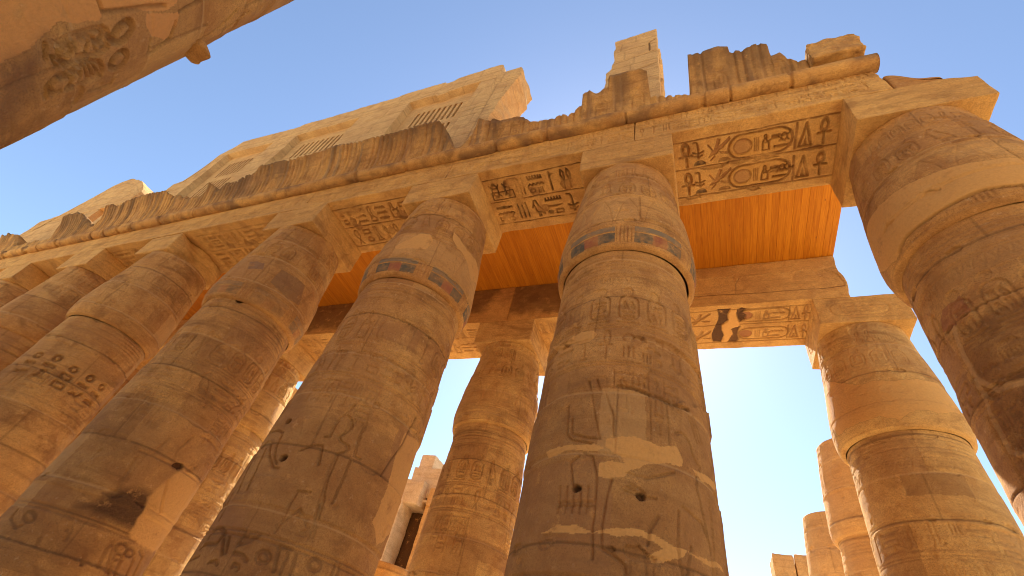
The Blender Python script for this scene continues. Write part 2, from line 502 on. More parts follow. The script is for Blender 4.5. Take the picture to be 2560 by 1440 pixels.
def text_row(f, rnd, u0, u1, v0, v1, lw=0.03, depth=0.02, paint=None, alpha=0.5):
    """a horizontal line of signs, tall ones alone and wide ones stacked"""
    H = v1 - v0
    u = u0
    while u < u1 - 0.3 * H:
        k = rnd.random()
        if k < 0.5:
            w = H * rnd.uniform(0.42, 0.68)
            if u + w > u1: break
            sign(f, rnd.choice(TALL), u, v0, w, H, lw, depth, paint, alpha)
        elif k < 0.85:
            w = H * rnd.uniform(0.6, 0.9)
            if u + w > u1: break
            sign(f, rnd.choice(WIDE), u, v0 + H * .66, w, H * .32, lw, depth, paint, alpha)
            sign(f, rnd.choice(WIDE), u, v0 + H * .33, w, H * .32, lw, depth, paint, alpha)
            if rnd.random() < .5:
                sign(f, rnd.choice(WIDE), u, v0, w, H * .32, lw, depth, paint, alpha)
            else:
                for q in range(2): sign(f, rnd.choice(SMALL), u + q * w / 2, v0, w * .42, H * .3, lw, depth, paint, alpha)
        else:
            w = H * rnd.uniform(0.35, 0.5)
            if u + w > u1: break
            sign(f, rnd.choice(SMALL), u, v0 + H * .55, w, H * .4, lw, depth, paint, alpha)
            sign(f, rnd.choice(SMALL), u, v0 + H * .05, w, H * .4, lw, depth, paint, alpha)
        u += w + H * 0.12

def text_col(f, rnd, u, w, v0, v1, lw=0.025, depth=0.018, lines=True):
    """a vertical column of signs between two ruled lines"""
    if lines:
        f.stroke([(u, v0), (u, v1)], lw * 0.8, depth)
        f.stroke([(u + w, v0), (u + w, v1)], lw * 0.8, depth)
    v = v1
    while v > v0 + 0.3 * w:
        k = rnd.random()
        if k < .5:
            h = w * rnd.uniform(.3, .42)
            sign(f, rnd.choice(WIDE), u + .1 * w, v - h, .8 * w, h, lw, depth)
        else:
            h = w * rnd.uniform(.7, 1.0)
            if v - h < v0: break
            if rnd.random() < .5:
                sign(f, rnd.choice(TALL), u + .12 * w, v - h, .36 * w, h, lw, depth)
                sign(f, rnd.choice(TALL + SMALL), u + .52 * w, v - h, .36 * w, h, lw, depth)
            else:
                sign(f, rnd.choice(TALL), u + .2 * w, v - h, .6 * w, h, lw, depth)
        v -= h + .1 * w

def cartouche(f, rnd, u, v, w, h, lw=0.04, depth=0.025, disc=True, paint=None):
    """an upright royal ring with signs in it, base bar and a sun disc above"""
    r = w / 2
    pts = arc(u + r, v + h - r, r, r, 0, 180, 10) + arc(u + r, v + r, r, r * .8, 180, 360, 10)
    pts.append(pts[0])
    if paint: f.poly(pts, 0.0, paint, .5)
    f.stroke(pts, lw, depth)
    f.stroke([(u, v - lw * .8), (u + w, v - lw * .8)], lw, depth)
    n = max(2, int(h / (w * .7)))
    hh = (h - r) / n
    for k in range(n):
        y = v + r * .35 + k * hh
        if rnd.random() < .5:
            sign(f, rnd.choice(TALL), u + .18 * w, y, .3 * w, hh * .85, lw * .75, depth)
            sign(f, rnd.choice(TALL), u + .54 * w, y, .3 * w, hh * .85, lw * .75, depth)
        else:
            sign(f, rnd.choice(WIDE), u + .18 * w, y + hh * .45, .64 * w, hh * .4, lw * .75, depth)
            sign(f, rnd.choice(WIDE + SMALL), u + .18 * w, y, .64 * w, hh * .4, lw * .75, depth)
    if disc: f.disc(u + r, v + h + w * .34, w * .27, None, depth * .9)

# ------------------------------------------------------------------ rough stone box
def stone_box(name, lo, hi, res, mat, parent=None, fields=None, rnd=0.035, amp=0.012, top=None, right=None, left=None, seed=1, paint_all=None, chip=1.0, kz=1.2, kx=1.0):
    """one closed block with worn arrises; fields: face letter -> function(Field) that carves it
       F -Y, K +Y, L -X, R +X, B underside, T top"""
    lo, hi = np.array(lo, float), np.array(hi, float)
    n = [max(3, int(round((hi[i] - lo[i]) / (res if np.isscalar(res) else res[i]))) + 1) for i in range(3)]
    ax = [np.linspace(lo[i], hi[i], n[i]) for i in range(3)]
    ctr, half = (lo + hi) / 2, (hi - lo) / 2
    VV, FF, PP = [], [], []
    base = 0
    spec = {'F': (0, 2, 1, lo[1], (0, -1, 0), 1), 'K': (0, 2, 1, hi[1], (0, 1, 0), -1), 'R': (1, 2, 0, hi[0], (1, 0, 0), 1),
            'L': (1, 2, 0, lo[0], (-1, 0, 0), -1), 'B': (0, 1, 2, lo[2], (0, 0, -1), 1), 'T': (0, 1, 2, hi[2], (0, 0, 1), 1)}
    for fc, (a, b, c, cv, nrm, sg) in spec.items():
        nu, nv = n[a], n[b]
        A, B = np.meshgrid(ax[a], ax[b])
        P = np.zeros((nv, nu, 3)); P[..., a] = A; P[..., b] = B; P[..., c] = cv
        fld = None
        if fields and fc in fields:
            du, dv = ax[a][1] - ax[a][0], ax[b][1] - ax[b][0]
            if fc == 'B':      # v runs towards -Y
                fld = Field(lo[0], -hi[1], nu, nv, du, dv)
            elif sg > 0:
                fld = Field(ax[a][0], ax[b][0], nu, nv, du, dv)
            else:
                fld = Field(-ax[a][-1], ax[b][0], nu, nv, du, dv)
            fields[fc](fld)
        # rounded, chipped edges
        rr = rnd * (1 + chip * 1.1 * np.clip(fbm(P * 2.3, 3, seed), -0.7, 1.2))
        rr = np.clip(rr, 0.004, half.min() * 0.9)[..., None]
        q = np.clip(P, lo + rr, hi - rr)
        d = P - q
        L = np.linalg.norm(d, axis=-1, keepdims=True)
        P2 = np.where(L > 1e-9, q + d / np.maximum(L, 1e-9) * np.minimum(rr, L), P)
        N = np.where(L > 1e-9, d / np.maximum(L, 1e-9), np.array(nrm))
        # weathering as one vector field, so that neighbouring faces stay joined
        for k in range(3):
            P2[..., k] += amp * (fbm(P * 1.3 + 5.1 * k, 2, seed + 31 * k) + 0.55 * fbm(P * 6.0 + 9.7 * k, 2, seed + 57 * k))
        pa = np.zeros((nv, nu, 4), np.float32)
        if paint_all is not None:
            pa[...] = paint_all
        if fld is not None:
            ca = fld.c * (1 - fld.flat) + fld.h
            pp = fld.p
            if fc == 'B': ca, pp = ca[::-1], pp[::-1]
            elif sg < 0: ca, pp = ca[:, ::-1], pp[:, ::-1]
            P2 = P2 - np.array(nrm) * ca[..., None]
            if paint_all is not None:
                al = pp[..., 3:]
                pa[..., :3] = pa[..., :3] * (1 - al) + pp[..., :3] * al
                pa[..., 3:] = np.maximum(pa[..., 3:], al)
            else: pa = pp
        if top is not None:
            dz = hi[2] - top(P2[..., 0], P2[..., 1])
            P2[..., 2] -= dz * sstep(hi[2] - kz, hi[2], P2[..., 2])
        if right is not None:
            dx = hi[0] - right(P2[..., 2], P2[..., 1])
            P2[..., 0] -= dx * sstep(hi[0] - kx, hi[0], P2[..., 0])
        if left is not None:
            dx = left(P2[..., 2], P2[..., 1]) - lo[0]
            P2[..., 0] += dx * (1 - sstep(lo[0], lo[0] + kx, P2[..., 0]))
        VV.append(P2.reshape(-1, 3)); PP.append(pa.reshape(-1, 4))
        FF.append(grid_faces(nv, nu, False, base, flip=(fc in 'KLB')))
        base += nu * nv
    return mesh_obj(name, np.concatenate(VV), np.concatenate(FF), mat, parent, np.concatenate(PP))

# ------------------------------------------------------------------ columns
Z_CAP, Z_AB, Z_SOF, Z_TOP = 8.62, 12.16, 13.206, 15.15
R0 = 1.4
PROF_Z = [0, .5, 1.2, 2, 3, 5, 6.3, 7.3, 8.2, 8.62]
PROF_R = [1.22, 1.36, 1.42, 1.445, 1.43, 1.395, 1.36, 1.335, 1.30, 1.285]
CAP_Z = [8.62, 8.625, 8.68, 8.80, 9.0, 9.2, 9.6, 10.2, 11.0, 11.7, 12.0, 12.16]
CAP_R = [1.285, 1.34, 1.40, 1.435, 1.462, 1.468, 1.44, 1.385, 1.29, 1.215, 1.18, 1.165]

def drums(f, rnd, z0, z1, step=1.02):
    z = z0 + rnd.uniform(.3, .8)
    ang = rnd.uniform(0, 3)
    while z < z1:
        j0 = int(np.clip((z - f.v0) / f.dv, 0, f.nv)); j1 = int(np.clip((z + step - f.v0) / f.dv, 0, f.nv))
        uu = (f.u0 + np.arange(f.nu) * f.du) / R0
        f.h[j0:j1] += (rnd.uniform(-.02, .02) + .016 * np.cos(uu - rnd.uniform(0, 6.3)))[None, :].astype(np.float32)
        for k in range(7):
            cu, r1 = rnd.uniform(f.u0, f.u0 + f.nu * f.du), rnd.uniform(.05, .2)
            f.poly([(cu + r1 * rnd.uniform(.6, 1.2) * math.cos(q), z + r1 * rnd.uniform(.3, .55) * math.sin(q)) for q in np.linspace(0, 5.6, 8)], rnd.uniform(.02, .05), None, keep=True, rough=.05)
        ub = f.u0 + rnd.uniform(-.6, 0)
        while ub < f.u0 + f.nu * f.du:
            wb = rnd.uniform(.45, 1.5)
            if rnd.random() < .62:
                zb0, zb1 = z, z + step
                if rnd.random() < .35: zb0 = z + step * .5
                f.poly([(ub, zb0), (ub + wb, zb0), (ub + wb, zb1), (ub, zb1)], rnd.uniform(0, .008), rnd.choice([(.62, .37, .14), (.30, .145, .055), (.24, .115, .046), (.46, .24, .085), (.34, .165, .07)]), rnd.uniform(.15, .5), keep=True, rough=.03)
            ub += wb
        w = rnd.uniform(.012, .03)
        pts = [(u, z + 0.012 * math.sin(3.1 * u + z)) for u in np.linspace(f.u0, f.u0 + f.nu * f.du, 60)]
        f.stroke(pts, w + f.dv * .6, 0.014, PALEJ if rnd.random() < .65 else STAIN, .45, keep=True)
        for k in range(2):
            u = f.u0 + (ang + k * math.pi) * R0 + rnd.uniform(-.3, .3)
            zt = z + step
            f.stroke([(u, z), (u + rnd.uniform(-.03, .03), min(zt, z1))], w + f.du * .4, 0.012, STAIN, .3, keep=True)
        ang += rnd.uniform(1.2, 1.9)
        z += step * rnd.uniform(.85, 1.15)

def carve_shaft(f, rnd, style):
    U0, U1 = f.u0, f.u0 + f.nu * f.du
    for k in range(5):                               # five ties under the capital
        z = 8.08 + k * .105
        f.stroke([(U0 - .1, z), (U1 + .1, z)], .022 + f.dv * .5, .013, keep=(k % 2 == 0))
    for z in (7.92, 7.86, 6.62, 6.56, 5.86, 5.80):
        f.stroke([(U0 - .1, z), (U1 + .1, z)], .02 + f.dv * .4, .011)
    # leaves hanging from the ties
    if f.du < .03:
        for k in range(int((U1 - U0) / .16)):
            u = U0 + k * .16
            f.stroke([(u, 7.9), (u + .08, 7.66), (u + .16, 7.9)], .016, .008)
    # ring of royal names
    u = U0 + rnd.uniform(0, .3)
    while u < U1 - .2 and not style.get('nocart'):
        if rnd.random() < .75:
            cartouche(f, rnd, u, 6.72, .34, .62, .032, .026 if style.get('deep') else .018)
        else:
            sign(f, rnd.choice(TALL), u, 6.72, .32, .8, .03, .018)
        u += .50
    # short band of text, then scene with columns of text
    text_row(f, rnd, U0, U1, 5.92, 6.5, .026, .015)
    u = U0
    while u < U1:
        n = rnd.randint(3, 5)
        for k in range(n):
            text_col(f, rnd, u, .26, 4.7 + rnd.choice([0, .3, .5]), 5.7, .02, .013)
            u += .26
        u += rnd.uniform(.9, 1.4)
    for z in (2.95, 2.88):
        f.stroke([(U0 - .1, z), (U1 + .1, z)], .03, .014)
    if not style.get('nofoot'): text_row(f, rnd, U0, U1, 2.05, 2.8, .05, .028)
    if style.get('low_shade'):
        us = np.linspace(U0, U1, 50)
        f.poly([(U0 - .2, 0)] + [(a, style['low_shade'] + .25 * math.sin(1.3 * a) + .12 * math.sin(4.1 * a)) for a in us] + [(U1 + .2, 0)], 0, GRIME_AND_SHADE, .38, rough=.2, soft=.10)  # shade on the lower shaft, painted as browner stone with a ragged top

def carve_capital(f, rnd, style):
    U0, U1 = f.u0, f.u0 + f.nu * f.du
    band = style.get('band', 0.0)
    # band of coloured blocks at the foot of the bud
    for z in (8.72, 8.985, 9.165, 9.23):
        f.stroke([(U0 - .1, z), (U1 + .1, z)], .016 + f.dv * .3, .009)
    u = U0 + style.get('ph', 0) * .3
    while u < U1:
        vis = band * (1.0 if style.get('full') else float(np.clip(.95 + .6 * math.sin(u * 1.1 + style.get('ph', 0)), 0.15, 1)))
        if band > 0:
            x = u
            for cc, ww in ((BLUE, .36), (RED, .30), (BLUE, .34)):
                f.poly([(x, 8.73), (x + ww, 8.73), (x + ww, 8.97), (x, 8.97)], .006, cc, vis, rough=.012)
                x += ww
            f.poly([(u, 9.0), (x, 9.0), (x, 9.15), (u, 9.15)], .0, (.19, .165, .115), vis * .9, rough=.012)
        for k in range(5):
            f.stroke([(u + 1.02 + .07 * k, 8.73), (u + 1.02 + .07 * k, 9.16)], .016, .012, RED if k % 2 and band > .5 else None, .35)
        u += 1.36
    if band > 0:
        UU = f.u0 + np.arange(f.nu) * f.du
        VV = f.v0 + np.arange(f.nv) * f.dv
        PP = np.stack([np.broadcast_to(UU[None, :], (f.nv, f.nu)), np.broadcast_to(VV[:, None], (f.nv, f.nu)), np.full((f.nv, f.nu), style.get('ph', 0) + 2.2)], -1)
        zone = ((VV > 8.6) & (VV < 9.2))[:, None]
        wear_ = np.clip(.78 + .55 * fbm(PP * 3.5, 3, 7) + .5 * fbm(PP * 14, 2, 8), 0, 1)
        f.p[..., 3] = np.where(zone, f.p[..., 3] * wear_, f.p[..., 3])
    # sepals
    if f.du < .03:
        for k in range(int((U1 - U0) / .55)):
            u = U0 + k * .55
            f.stroke([(u, 9.2), (u + .12, 9.9), (u + .275, 10.25), (u + .43, 9.9), (u + .55, 9.2)], .018, .009)
    f.stroke([(U0 - .1, 10.32), (U1 + .1, 10.32)], .02, .01)
    f.stroke([(U0 - .1, 10.38), (U1 + .1, 10.38)], .02, .01)
    u = U0 + rnd.uniform(0, .4)
    while u < U1 - .2:
        if rnd.random() < .6: cartouche(f, rnd, u, 10.5, .36, .55, .03, .016 + style.get('cap', 0) * .01)
        else:
            sign(f, rnd.choice(TALL), u, 10.5, .36, .72, .03, .014)
        u += .52
    f.stroke([(U0 - .1, 11.28), (U1 + .1, 11.28)], .02, .01)
    # frieze of discs and cobras under the block
    u = U0
    while u < U1:
        f.disc(u + .14, 12.0, .105, .075, .012 + style.get('cap', 0) * .012)
        if rnd.random() < .7:
            cartouche(f, rnd, u + .03, 11.36, .22, .46, .022, .012 + style.get('cap', 0) * .012, disc=False)
        else:
            sign(f, 'cobra', u + .02, 11.36, .25, .5, .022, .014)
        u += .29

def revolve(name, parent, cx, cy, zs, rs, z0, z1, res, mat, rnd, seed, carve=None, style=None, erode=.35, jitter=.018, extra=None, coarse_below=None, closed_top=False, top=None, rscale=1.0):
    nu = max(40, int(2 * math.pi * R0 / res))
    nv = max(8, int(round((z1 - z0) / res)) + 1)
    phi0 = math.pi / 2                              # the seam is at the back
    f = Field(R0 * (phi0 - 2 * math.pi), z0, nu, nv, 2 * math.pi * R0 / nu, (z1 - z0) / (nv - 1), True)
    if carve: carve(f, rnd, style or {})
    drums(f, rnd, z0, z1)
    z = np.linspace(z0, z1, nv)
    r = np.interp(z, zs, rs) * rscale
    ang = (f.u0 + np.arange(nu) * f.du) / R0
    C, Sn = np.cos(ang), np.sin(ang)
    P = np.stack([cx + np.outer(r, C), cy + np.outer(r, Sn), np.repeat(z[:, None], nu, 1)], -1)
    PN = P + seed * 3.7
    worn = fbm(PN * 0.9, 4, seed)
    k = sstep(erode - .12, erode + .06, worn)       # flaked skin: carving lost, a little lower
    f.c *= (1 - .8 * k)
    f.h += (0.016 * k + .010 * np.clip(fbm(PN * 5, 3, seed + 3), -.2, 1) * k).astype(np.float32)
    pits = vnoise(PN * 4.3, seed + 8)
    f.h += (.02 * sstep(.80, .93, pits)).astype(np.float32)
    if extra: extra(f)
    depth = 2.1 * (style or {}).get('amp', 1.0) * f.c * (1 - f.flat) + f.h
    depth = depth + jitter * fbm(PN * .8, 2, seed + 5) + .006 * fbm(PN * 4.5, 3, seed + 6) * (1 - f.flat)
    rr = r[:, None] - depth
    P[..., 0] = cx + rr * C; P[..., 1] = cy + rr * Sn
    if top is not None:
        tz = top(P)
        P[..., 2] = np.minimum(P[..., 2], tz)
    V = P.reshape(-1, 3)
    pa = f.p.reshape(-1, 4)
    F = grid_faces(nv, nu, True)
    ng = []
    if coarse_below:
        zb = np.array(coarse_below)
        rb = np.interp(zb, zs, rs) * rscale
        Pb = np.stack([cx + np.outer(rb, C), cy + np.outer(rb, Sn), np.repeat(zb[:, None], nu, 1)], -1)
        Pb = np.concatenate([Pb, P[:1]], 0)
        F = np.concatenate([F, grid_faces(len(zb) + 1, nu, True, len(V))])
        V = np.concatenate([V, Pb.reshape(-1, 3)])
        pa = np.concatenate([pa, np.zeros((Pb.shape[0] * nu, 4), np.float32)])
    if closed_top:
        ng.append(np.arange((nv - 1) * nu, nv * nu))
    return mesh_obj(name, V, F, mat, parent, pa, ngons=ng)

def column(x, y, label, group, res, seed, style=None, extra_shaft=None, extra_cap=None, abacus=True, half=1.15, ab=None, cut=None, top_z=None, name='papyrus_column', mat=None, erode=.35, dx=0.0, low=1.9):
    rnd = random.Random(seed * 101 + 7)
    style = style or {}
    mat = mat or M_COL
    t = thing(name, (x + dx, y, 0), label, 'column', group)
    cx = x + dx
    # round base slab
    nb = 64
    a = np.linspace(0, 2 * math.pi, nb, endpoint=False)
    rows = [(1.95, 0.0), (2.0, .06), (2.0, .40), (1.94, .46), (1.0, .46)]
    V = np.concatenate([np.stack([cx + rr * np.cos(a), y + rr * np.sin(a), np.full(nb, zz)], -1) for rr, zz in rows])
    mesh_obj('base', V, grid_faces(len(rows), nb, True), mat, t, np.zeros((len(V), 4)))
    zt = Z_CAP if top_z is None else min(Z_CAP, top_z)
    revolve('shaft', t, cx, y, PROF_Z, PROF_R, low, zt, res, mat, rnd, seed, carve_shaft, style, erode, extra=extra_shaft,
            coarse_below=list(np.linspace(.44, low, 8)[:-1]), closed_top=(top_z is not None and top_z < Z_CAP), top=cut)
    if top_z is None or top_z > Z_CAP:
        revolve('capital', t, cx, y, CAP_Z, CAP_R, Z_CAP, Z_AB if top_z is None else top_z, res, mat, rnd, seed + 50, carve_capital, style, erode + style.get('caper', 0), extra=extra_cap,
                closed_top=True, top=cut)
    if abacus:
        ab = ab or {}
        def front(f, side=False):
            if res > .035: return
            # a lying royal ring on the block's face
            u0, v0 = f.u0 + .35, Z_AB + .3
            if style.get('plainab'): return
            pts = arc(u0 + .25, v0 + .25, .25, .25, 90, 270) + arc(u0 + 1.25, v0 + .25, .25, .25, -90, 90)
            pts.append(pts[0])
            f.stroke(pts, .03, .014)
            r2 = random.Random(seed)
            text_row(f, r2, u0 + .18, u0 + 1.35, v0 + .09, v0 + .41, .022, .012)
            text_row(f, r2, u0 + 1.6, f.u0 + 2.2, v0 + .05, v0 + .5, .024, .012)
        fl = {'F': ab.get('F', front), 'R': ab.get('R', front), 'L': ab.get('L', front)}
        stone_box('abacus', (cx - dx - half, y - half, Z_AB + .002), (cx - dx + half, y + half, Z_SOF - .004), max(res, .022), mat if not (style.get('newab') or mat is M_COL) else M_BEAM, t, fl,
                  rnd=ab.get('rnd', .03), amp=.012, seed=seed, top=ab.get('top'), right=ab.get('right'), kx=ab.get('kx', 1.0))
    return t

def px_tools(cx, cy, r=1.36):
    """lines drawn on the photograph, carried onto this column's surface"""
    def conv(pts):
        out = []
        for p in pts:
            a, z = on_column(p, cx, cy, r)
            out.append((R0 * (a if a < math.pi / 2 else a - 2 * math.pi), z))
        return out
    return conv

# --- second from the right: plaster repairs, staff and figure outlines
def c1_shaft(f):
    T = px_tools(-6.1, 0, 1.37)
    q = lambda p: T(Q(1400, 720, 2, p))
    for p in ([(575, 730), (600, 725), (625, 745), (645, 790), (655, 840), (675, 880), (690, 895), (685, 915)],
              [(672, 935), (668, 1000), (700, 1150), (740, 1330), (750, 1440)],
              [(258, 965), (235, 1040), (225, 1110), (210, 1200), (208, 1310), (260, 1340), (320, 1395), (325, 1440)],
              [(45, 600), (40, 740), (70, 770), (160, 785)], [(65, 660), (65, 735), (130, 755), (200, 760)],
              [(145, 470), (160, 540), (175, 640), (200, 760)], [(225, 520), (265, 640), (265, 750)], [(185, 460), (205, 520)],
              [(120, 830), (165, 850), (185, 940), (180, 1080), (165, 1200), (165, 1360)], [(0, 1080), (170, 1080)], [(0, 1100), (165, 1098)],
              [(640, 1300), (620, 1440)], [(580, 1120), (575, 1260), (585, 1380), (600, 1440)], [(600, 1100), (690, 1180), (720, 1260)],
              [(320, 1020), (400, 1050), (470, 1060)], [(330, 1000), (400, 1040)], [(345, 985), (420, 1035)], [(330, 930), (430, 960), (560, 930)],
              [(480, 1150), (440, 1220), (430, 1290)], [(100, 850), (60, 880), (70, 1000)]):
        f.stroke(q(p), .026, .030, keep=True)
    for x in range(10, 150, 34):
        f.stroke(q([(x, 1000), (x - 12, 1130)]), .02, .014)
    for x in (700, 712, 724):
        f.stroke(q([(x - 60, 640), (x - 20, 780)]), .02, .014)
    for p in ([(232, 770), (330, 745), (400, 760), (480, 790), (570, 800), (605, 860), (600, 892), (520, 882), (420, 895), (345, 912), (320, 950), (235, 957), (195, 950), (200, 882), (262, 872), (318, 880), (300, 850), (235, 812)],
              [(-60, 830), (0, 800), (60, 790), (180, 795), (235, 812), (180, 830), (60, 815), (0, 835), (-50, 860)],
              [(-90, 1230), (0, 1190), (100, 1195), (180, 1235), (280, 1200), (380, 1215), (470, 1250), (560, 1290), (620, 1315), (600, 1350), (520, 1380), (450, 1372), (440, 1332), (515, 1312), (400, 1262), (280, 1245), (150, 1235), (0, 1230)],
              [(640, 905), (720, 940), (770, 1000), (760, 1010), (690, 960)], [(620, 1310), (700, 1340), (790, 1400), (800, 1430), (700, 1370)]):
        f.poly(q(p), 0, PLASTER, .98, plaster=True, rough=.05)
    for p in ([(20, 280), (110, 215), (170, 210), (185, 230), (150, 270), (100, 280)], [(-40, 300), (20, 285), (60, 300), (0, 330)]):
        f.poly(q(p), 0, PLASTER, .9, plaster=True, rough=.04)
    # lost skin on the right side with a ragged lower lip
    f.poly(T([(1640, 850), (1690, 868), (1725, 895), (1752, 932), (1775, 1010), (1775, 1040), (1690, 1005), (1635, 985), (1610, 965), (1630, 910)]), .05, None, keep=True, rough=.06)
    f.stroke(T([(1545, 965), (1580, 970), (1620, 985), (1680, 1010), (1720, 1025)]), .05, .05, STAIN, .5, keep=True)
    for p in ((1600, 1244), (1443, 1224)):
        u, z = T([p])[0]
        f.disc(u, z, .055, .045, .10, STAIN, .9, keep=True)

def c1_cap(f):
    pass

def c2_shaft(f):
    T = px_tools(-11.5, 0, 1.37)
    q = lambda p: T(Q(560, 780, 3.13, p))
    for p in ([(1025, 730), (960, 800), (900, 850), (850, 930), (830, 980), (790, 985)],
              [(960, 810), (1000, 850), (1005, 900), (970, 940), (900, 980), (910, 1010), (970, 1050), (970, 1080), (945, 1100), (880, 1115)],
              [(1120, 870), (1070, 960), (1040, 1050), (1020, 1130), (1060, 1150)], [(770, 1050), (760, 1110), (740, 1200)],
              [(880, 1130), (840, 1210), (790, 1380), (760, 1500)], [(985, 1170), (940, 1280), (880, 1420), (840, 1500)],
              [(330, 970), (380, 945), (430, 935), (470, 950), (460, 980), (420, 1060), (400, 1150), (420, 1190)], [(380, 1040), (365, 1130), (390, 1220), (430, 1230)],
              [(300, 1050), (250, 1160), (180, 1300), (130, 1420)], [(350, 1060), (270, 1240), (200, 1400)], [(600, 1090), (700, 1050), (760, 1050)]):
        f.stroke(q(p), .03, .045, keep=True)
    q = lambda p: T(Q(0, 720, 2, p))
    for p in ([(1380, 1225), (1440, 1110), (1490, 1020), (1550, 1025)], [(1390, 1195), (1500, 1110)], [(1500, 1110), (1540, 1210), (1480, 1235), (1525, 1240)],
              [(1690, 830), (1640, 950), (1600, 1060), (1540, 1260)], [(1620, 1050), (1580, 1180), (1560, 1270)], [(1080, 1170), (1140, 1010), (1220, 960)], [(1110, 1170), (1180, 1030)]):
        f.stroke(q(p), .03, .045, keep=True)
    # the line of large signs at the foot
    for (x, y, r) in ((1320, 1350, 30), (1570, 1385, 30)):
        c = q([(x + r * math.cos(a), y + r * math.sin(a)) for a in np.linspace(0, 2 * math.pi, 14)])
        f.stroke(c, .055, .045, GRIME_AND_SHADE, .5, keep=True)
    for p in ([(1060, 1260), (1085, 1215), (1120, 1205), (1135, 1235), (1100, 1285), (1040, 1290), (1020, 1310)], [(1200, 1290), (1235, 1235), (1250, 1240), (1225, 1275), (1300, 1245), (1250, 1275), (1200, 1290)],
              [(1015, 1235), (1010, 1290), (990, 1330)], [(1140, 1220), (1120, 1340)], [(1160, 1250), (1140, 1330)], [(1180, 1330), (1220, 1340), (1240, 1370)], [(1400, 1290), (1370, 1420)], [(1440, 1330), (1400, 1430)], [(1480, 1330), (1450, 1430)],
              [(1420, 1300), (1460, 1310)], [(960, 1310), (930, 1380)], [(1010, 1350), (960, 1375)], [(1060, 1380), (1090, 1370), (1100, 1390)], [(1680, 1370), (1650, 1440)], [(1700, 1380), (1680, 1440)], [(1170, 1400), (1180, 1385), (1200, 1395), (1195, 1415)]):
        f.stroke(q(p), .045, .045, GRIME_AND_SHADE, .4, keep=True)
    for p, r in (((710, 1146), .07), ((724, 1055), .06)):
        u, z = T([p])[0]
        f.disc(u, z, r, r * .8, .12, STAIN, .9, keep=True)
    for p in ([(1090, 1060), (1125, 1100), (1110, 1180), (1080, 1230), (1050, 1300), (1010, 1340), (1000, 1290), (1040, 1200), (1060, 1120)],):
        f.poly(T([(x - 75, y + 20) for x, y in p]), 0, PLASTER, .8, plaster=True, rough=.06)
    # a long split
    f.stroke(T([(1040, 1045), (1020, 1080), (1005, 1110), (975, 1150), (950, 1190)]), .03, .03, STAIN, .5, keep=True)

def c2_cap(f):
    T = px_tools(-11.5, 0, 1.36)
    q = lambda p: T(Q(960, 380, 3.6, p))
    f.poly(q([(320, 740), (420, 735), (440, 800), (380, 900), (310, 895), (200, 890), (120, 900), (110, 870), (230, 800)]), 0, PLASTER, .98, plaster=True, rough=.03)
    f.poly(q([(640, 700), (700, 790), (760, 880), (820, 950), (850, 1050), (830, 1200), (760, 1150), (740, 1000), (660, 850), (620, 780)]), 0, PLASTER, .85, plaster=True, rough=.04)
    f.poly(q([(420, 770), (520, 780), (560, 860), (640, 960), (600, 1000), (480, 950), (400, 960), (390, 880)]), .02, None, keep=True, rough=.08)

def c3_shaft(f):
    T = px_tools(-17.3, 0, 1.38)
    q = lambda p: T(Q(0, 720, 2, p))
    f.poly(q([(380, 1088), (470, 1075), (530, 1030), (600, 1000), (700, 1000), (750, 1040), (738, 1110), (700, 1150), (660, 1207), (600, 1190), (520, 1155), (440, 1115)]), .012, STAIN, .92, keep=True, rough=.03, soft=.09)
    f.poly(q([(700, 1120), (760, 1010), (900, 900), (1000, 1000), (960, 1090), (900, 1160), (830, 1280), (790, 1330), (700, 1300), (640, 1230)]), 0, PLASTER, .8, plaster=True, rough=.08, soft=.03)
    f.poly(q([(850, 885), (880, 870), (912, 880), (905, 905), (880, 910)]), .09, STAIN, .9, keep=True)
    u, z = T([(598, 744)])[0]
    f.disc(u, z, .12, .12, .06, STAIN, .95, keep=True)
    for p in ([(690, 815), (760, 840), (860, 890), (980, 970), (1000, 1000)], [(840, 750), (760, 830)], [(960, 740), (890, 800), (850, 880)], [(1000, 740), (1040, 760), (1080, 810)],
              [(680, 850), (600, 960), (560, 1060)], [(830, 960), (800, 1060), (790, 1120)], [(350, 820), (270, 900)]):
        f.stroke(q(p), .035, .025, keep=True)
    for (x, y, r) in ((150, 1145, 26), (640, 1318, 20), (600, 1300, 28)):
        f.stroke(q([(x + r * math.cos(a), y + r * math.sin(a)) for a in np.linspace(0, 2 * math.pi, 14)]), .06, .04, STAIN, .4, keep=True)
    for p in ([(480, 1390), (520, 1310), (555, 1265), (560, 1290), (520, 1410)], [(570, 1330), (530, 1420)], [(600, 1340), (560, 1430)], [(560, 1350), (600, 1360)], [(660, 1345), (620, 1430)], [(690, 1310), (700, 1340), (650, 1440)], [(740, 1350), (690, 1440)], [(770, 1360), (730, 1440)],
              [(330, 1210), (350, 1195), (340, 1230), (320, 1260)], [(90, 1110), (60, 1150), (80, 1200), (110, 1190)], [(20, 1120), (0, 1150)], [(200, 1250), (180, 1290)], [(420, 1330), (400, 1380)]):
        f.stroke(q(p), .05, .045, GRIME_AND_SHADE, .4, keep=True)

def c3_cap(f):
    T = px_tools(-17.3, 0, 1.36)
    q = lambda p: T(Q(460, 440, 3.6, p))
    f.poly(q([(870, 850), (1070, 990), (1000, 1170), (900, 1110), (760, 970)]), .0, (0.22, 0.12, 0.065), .6, rough=.02)
    f.poly(q([(590, 780), (720, 790), (700, 860), (570, 850)]), .0, (0.24, 0.14, 0.09), .7, rough=.04)

